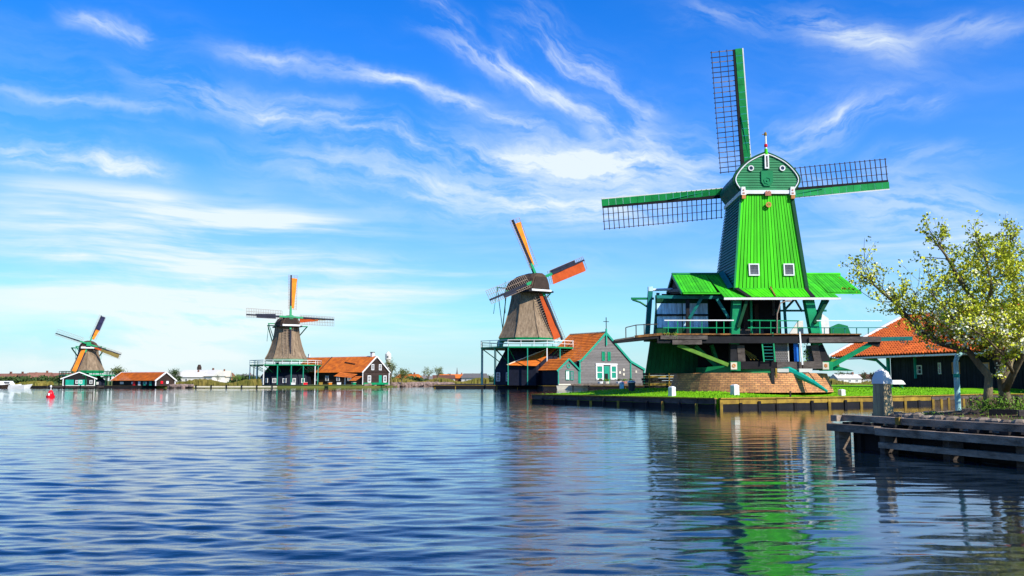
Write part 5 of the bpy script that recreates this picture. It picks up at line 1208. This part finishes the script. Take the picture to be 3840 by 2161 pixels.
# small clutter in front of the brown house
for i, (px, m_, lab) in enumerate(((1105, white, 'white crate'), (1150, redp, 'red crate'), (1205, ochre, 'yellow crate'), (1240, orange, 'orange crate'), (1275, white, 'white drum'), (1330, postg, 'green trough'))):
    D_ = 206 if px < 1260 else 209
    t = thing('crate', lab + ' on the shore before the long brown house', 'crate', ((px - 1920) / F * D_, D_, .75), rnd.uniform(0, 1), 'crates before the brown house'); MB().box((0, 0, .25), (.9, .6, .5)).build('box', m_, t); MB().box((0, 0, .53), (1.0, .7, .06)).build('lid', cream if i % 2 else m_, t)

for i, (px, m_, lab) in enumerate(((2250, white, 'white flower tub left of the green door'), (2272, cream, 'cream flower tub just left of the green door'), (2318, white, 'white flower tub right of the green door'), (2338, pinkred, 'terracotta tub second right of the green door'), (2362, white, 'white tub near the right corner of the grey house'))):
    D_ = 172; t = thing('flower_tub', lab, 'planter', ((px - 1920) / F * D_, D_, .8), 0, 'tubs before the grey house'); b = MB(); b.lathe([(.42, 0), (.6, .7), (.5, .72)], n=10); b.build('tub', m_, t)
    b = MB(); scatter_quads(b, [V((rnd.gauss(0, .3), rnd.gauss(0, .3), .85 + rnd.random() * .4)) for _ in range(50)], .14, rnd); b.build('plant', bushm if i % 2 else leafd, t, 'stuff')
# ------------------------------------------------------------------ far shore: houses, trees, reeds
def far_house(label, px, D, wd, h, ang, wm, rm, grp='houses on the far shore'):
    x = (px - 1920) / F * D; h *= .82; t = thing('house', label, 'house', (x, D, .85), ang, grp); E_ = h * .52; dp = wd * .7
    MB().box((0, 0, E_ / 2), (wd, dp, E_)).build('wall', wm, t)
    b = MB(); b.hull([(-wd * .53, -dp * .56, E_ - .1), (-wd * .53, dp * .56, E_ - .1), (-wd * .53, 0, h)], [(wd * .53, -dp * .56, E_ - .1), (wd * .53, dp * .56, E_ - .1), (wd * .53, 0, h)]); r = b.build('roof', rm, t)
    MB().box((wd * .3, 0, h + .1), (.6, .6, 1.2)).build('chimney', farroof, r)
    for s in (-.3, 0, .3): window(t, (wd * s - .5, -dp / 2, E_ * .25), (1, 0, 0), (0, 0, 1), 1.0, E_ * .5, white, glass, 2, 2, .12, .08)
    return t
FH = [(28, 330, 9, 4.2, 'brown roofed house behind the far left boats', palehouse, farroof), (75, 360, 8, 4.6, 'pale house with brown roof among far left trees', palehouse, farroof), (120, 350, 9, 4.2, 'far left white house with brown roof', palehouse, farroof),
      (160, 340, 8, 4.8, 'cream cottage left of the smallest mill', cream, farroof), (225, 380, 22, 5.0, 'long low brown roofed shed left of the smallest mill', brownboard, farroof),
      (715, 360, 12, 5.4, 'white house with dark roof right of the round dark tree', palehouse, palehouse), (765, 365, 16, 6.4, 'largest white building on the far shore', palehouse, palehouse), (812, 370, 12, 6.0, 'white flat building right of the largest white one', palehouse, cream),
      (848, 390, 8, 5.2, 'pink walled house with red roof on the far shore', pinkred, farroof), (925, 420, 9, 4.6, 'grey roofed house left of the brown house mill', palehouse, greyboard),
      (1535, 400, 10, 4.6, 'white house with red roof near the willows', palehouse, tile), (1575, 420, 7, 3.8, 'small white house between the two willows', palehouse, farroof), (1590, 410, 8, 3.6, 'pale low house behind the willow', palehouse, greyboard),
      (1665, 420, 10, 4.2, 'white house right of the right willow', palehouse, farroof), (1702, 430, 13, 4.8, 'red brick house with white gable on the far meadow', farroof, tile), (1750, 430, 8, 3.6, 'small white house on the far meadow', palehouse, palehouse), (1782, 425, 11, 5.2, 'white house next to the quay posts', palehouse, greyboard),
      (3165, 330, 9, 4.0, 'white house seen through the barn arch', palehouse, palehouse), (3215, 360, 8, 4.2, 'pale house right of the white one in the barn arch', palehouse, farroof)]
for i, (px, D_, wd, h, lab, wm, rm) in enumerate(FH): far_house(lab, px, D_, wd, h, rnd.uniform(-.5, .5), wm, rm)
sp = thing('church_tower', 'thin distant church spire above the far meadow', 'tower', ((1715 - 1920) / F * 700, 700, 1)); b = MB(); b.lathe([(.9, 0), (.9, 5.5), (1.1, 5.6), (.5, 7.4), (.1, 11)], n=8); b.build('spire', greyboard, sp)
sp = thing('water_tower', 'white distant tower above the willow tree', 'tower', ((1457 - 1920) / F * 500, 500, 1)); b = MB(); b.lathe([(1.4, 0), (1.3, 12), (1.7, 12.5), (1.7, 15.5), (.3, 17)], n=10); b.build('shaft', palehouse, sp); MB().box((0, -1.72, 14), (.7, .2, .8)).build('opening', glass, sp)
sp = thing('silo', 'dark thin distant tower above the white building', 'tower', ((752 - 1920) / F * 520, 520, 1)); b = MB(); b.lathe([(1.5, 0), (1.3, 8.5), (.7, 10)], n=8); b.build('shaft', brownboard, sp)

def tree(label, x, y, z, H, R_, m, n, sz, seed, kind='round', group='trees on the far shore'):
    rng = random.Random(seed); t = thing('tree', label, 'tree', (x, y, z), 0, group)
    b = MB(); th = H * (.35 if kind != 'willow' else .25); b.tube([(0, 0, -.2), (R_ * .05, 0, th * .6), (0, 0, th)], [R_ * .09, R_ * .07, R_ * .06], 7); b.build('trunk', bark, t)
    br = MB(); P = []; lobes = []
    k = 9 if kind == 'willow' else 7
    for i in range(k):
        a = rng.uniform(0, 6.28); e = rng.uniform(.55, 1.45) if kind == 'willow' else rng.uniform(.1, 1.4); L = (H - th) * rng.uniform(.6, 1.0) if kind == 'willow' else R_ * rng.uniform(.7, 1.0)
        tip = V((math.cos(a) * math.cos(e) * min(L, R_ * 1.1 / max(.2, math.cos(e))), math.sin(a) * math.cos(e) * L * .7, th + math.sin(e) * (H - th) * rng.uniform(.75, .98)))
        mid = lerp((0, 0, th), tip, .5) + V((0, 0, .08 * H)); br.tube([(0, 0, th * .9), mid, tip], [R_ * .045, R_ * .03, R_ * .008], 5); lobes.append((mid, tip))
    for i in range(n):
        mid, tip = lobes[rng.randrange(k)]; f_ = rng.random() ** .6; c = lerp(mid, tip, f_); s = R_ * (.20 if kind == 'willow' else .30)
        P.append(c + V((rng.gauss(0, s), rng.gauss(0, s), rng.gauss(0, s * (1.1 if kind == 'willow' else .75)))))
    br.build('limbs', bark, t, 'stuff'); b = MB(); scatter_quads(b, P, sz, rng, 0, .5); b.build('crown', m, t, 'stuff')
def ftree(label, px, D_, top, wpx, m, n, seed, kind='round', sz=None):
    x = (px - 1920) / F * D_; H = (HOR - top) / F * D_ + CAMH - .85; R_ = wpx / 2 / F * D_; tree(label, x, D_, .85, H, R_, m, n, sz or R_ * .085, seed, kind)
ftree('round dark green tree between the smallest mill and the white buildings', 658, 235, 1382, 44, leafd, 1500, 1)
ftree('pale spreading willow behind the orange roofed black house', 450, 225, 1377, 58, leafw, 1300, 2, 'willow')
ftree('tall pale willow right of the long brown house', 1468, 228, 1352, 62, leafw, 900, 3, 'willow'); ftree('wide grey green willow leaning right of the brown house', 1508, 232, 1382, 60, leafw, 900, 4, 'willow')
ftree('left pollard willow of the pair on the far meadow', 1606, 262, 1376, 34, leafw, 800, 5, 'willow'); ftree('right pollard willow of the pair on the far meadow', 1641, 262, 1374, 36, leafw, 900, 6, 'willow')
ftree('green shrubby tree left of the pink house', 822, 330, 1404, 20, leafd, 400, 7); ftree('green tree left of the brown house mill', 892, 280, 1404, 34, bushm, 500, 8)
for i, px in enumerate((20, 58, 100, 140, 248, 270)): ftree(('leftmost low tree above the far left boats', 'second low tree from the left edge above the boats', 'low dark tree above the long white boat', 'pale low tree just right of the buoy', 'low tree just left of the smallest mill', 'low tree directly behind the smallest mill')[i], px, 300 + i * 8, 1412 + (i * 7) % 6, 44, leafd if i % 2 else leafw, 260, 20 + i)
for i, px in enumerate((560, 600, 700, 940, 985)): ftree(('low dark tree behind the low orange roofed black house', 'pale low tree left of the round dark tree', 'low dark tree just left of the largest white building', 'pale low tree left of the brown house mill stage', 'low dark tree behind the brown house mill')[i], px, 420 + i * 8, 1413 + (i * 5) % 5, 60, leafd if i % 2 else leafw, 260, 30 + i)
for i, px in enumerate((1490, 1545, 1580, 1720, 1745, 1800, 1832, 1860)): ftree(('pale low tree behind the leaning willow', 'low dark tree left of the pollard willows', 'pale low tree directly left of the left pollard', 'low dark tree below the distant spire', 'pale low tree right of the distant spire', 'low dark tree third from the quay posts', 'pale low tree second from the quay posts', 'low dark tree next to the quay posts')[i], px, 460 + i * 8, 1406 + (i * 5) % 8, 46, leafd if i % 2 else leafw, 260, 40 + i)
for i, px in enumerate((3140, 3180, 3225, 3262)): ftree(('leftmost tree seen through the barn arch', 'bare brown tree second from left in the barn arch', 'dark tree third from left in the barn arch', 'rightmost bare tree in the barn arch')[i], px, 330, 1398 + (i * 5) % 9, 50, barkdk if i % 2 else leafd, 400, 50 + i, 'willow')
def strip(name, px0, px1, D_, z0, h, n, m, sz, dep=6):
    rng = random.Random(int(px0 + D_)); b = MB()
    for i in range(n):
        x = (rng.uniform(px0, px1) - 1920) / F * D_; y = D_ + rng.uniform(0, dep); hh = h * rng.uniform(.5, 1.1) * (.75 + .3 * math.sin(x * .5)); a = rng.uniform(-.5, .5); q = V((math.cos(a), math.sin(a), 0)) * sz
        p = V((x, y, z0)); b.poly([p - q, p + q, p + q * .4 + V((rng.uniform(-.2, .2), 0, hh)), p - q * .4 + V((rng.uniform(-.2, .2), 0, hh))])
    o = b.build(name, m, None, 'stuff'); o['category'] = 'reeds'
strip('reeds', 620, 960, 204, .4, 1.5, 2600, reedm, .22); strip('reeds', -40, 165, 204, .4, 1.1, 1600, reedm, .22); strip('reeds', 1460, 1830, 270, .5, 1.9, 3200, reedm, .28, 10); strip('reeds', 430, 640, 206, .4, 1.0, 900, reedm, .2); strip('reeds', 3100, 3300, 152, .5, 1.5, 1200, reedm, .16)
def hedge(px0, px1, D_, top, seed):
    rng = random.Random(seed); b = MB(); n = int((px1 - px0) * 7)
    for i in range(n):
        px = rng.uniform(px0, px1); H = ((HOR - top) / F * D_ + CAMH) * (.75 + .25 * math.sin(px * .05) + .15 * math.sin(px * .21)); x = (px - 1920) / F * D_; scatter_quads(b, [V((x, D_ + rng.uniform(0, 12), .8 + H * rng.random() ** .7))], .9 * D_ / 500, rng, 0, .7)
    o = b.build('far_wood', leafd, None, 'stuff'); o['category'] = 'trees'
hedge(-60, 300, 440, 1414, 1); hedge(-60, 175, 250, 1424, 11); hedge(560, 640, 300, 1420, 12); hedge(860, 960, 300, 1421, 13); hedge(1440, 1600, 300, 1424, 14); hedge(560, 1000, 470, 1415, 2); hedge(1440, 1860, 480, 1411, 3); hedge(2380, 2480, 420, 1418, 4); hedge(3080, 3320, 420, 1410, 5)
rb = MB(); rg5 = random.Random(9)
for i in range(420):
    px = rg5.uniform(1375, 1700); D_ = 216 + (px - 1375) / 325 * 44 + rg5.uniform(-1, 3); s = rg5.uniform(.5, 1.2); rock(rb, ((px - 1920) / F * D_, D_, .25 + rg5.uniform(0, .7)), (s * 1.4, s, s * .8), rg5, 6)
for i in range(160):
    px = rg5.uniform(640, 730); D_ = 201 + rg5.uniform(-.5, 2); s = rg5.uniform(.4, .8); rock(rb, ((px - 1920) / F * D_, D_, .2 + rg5.uniform(0, .5)), (s * 1.4, s, s * .7), rg5, 6)
rb.build('riprap', bluestone, None, 'stuff')['category'] = 'stones'
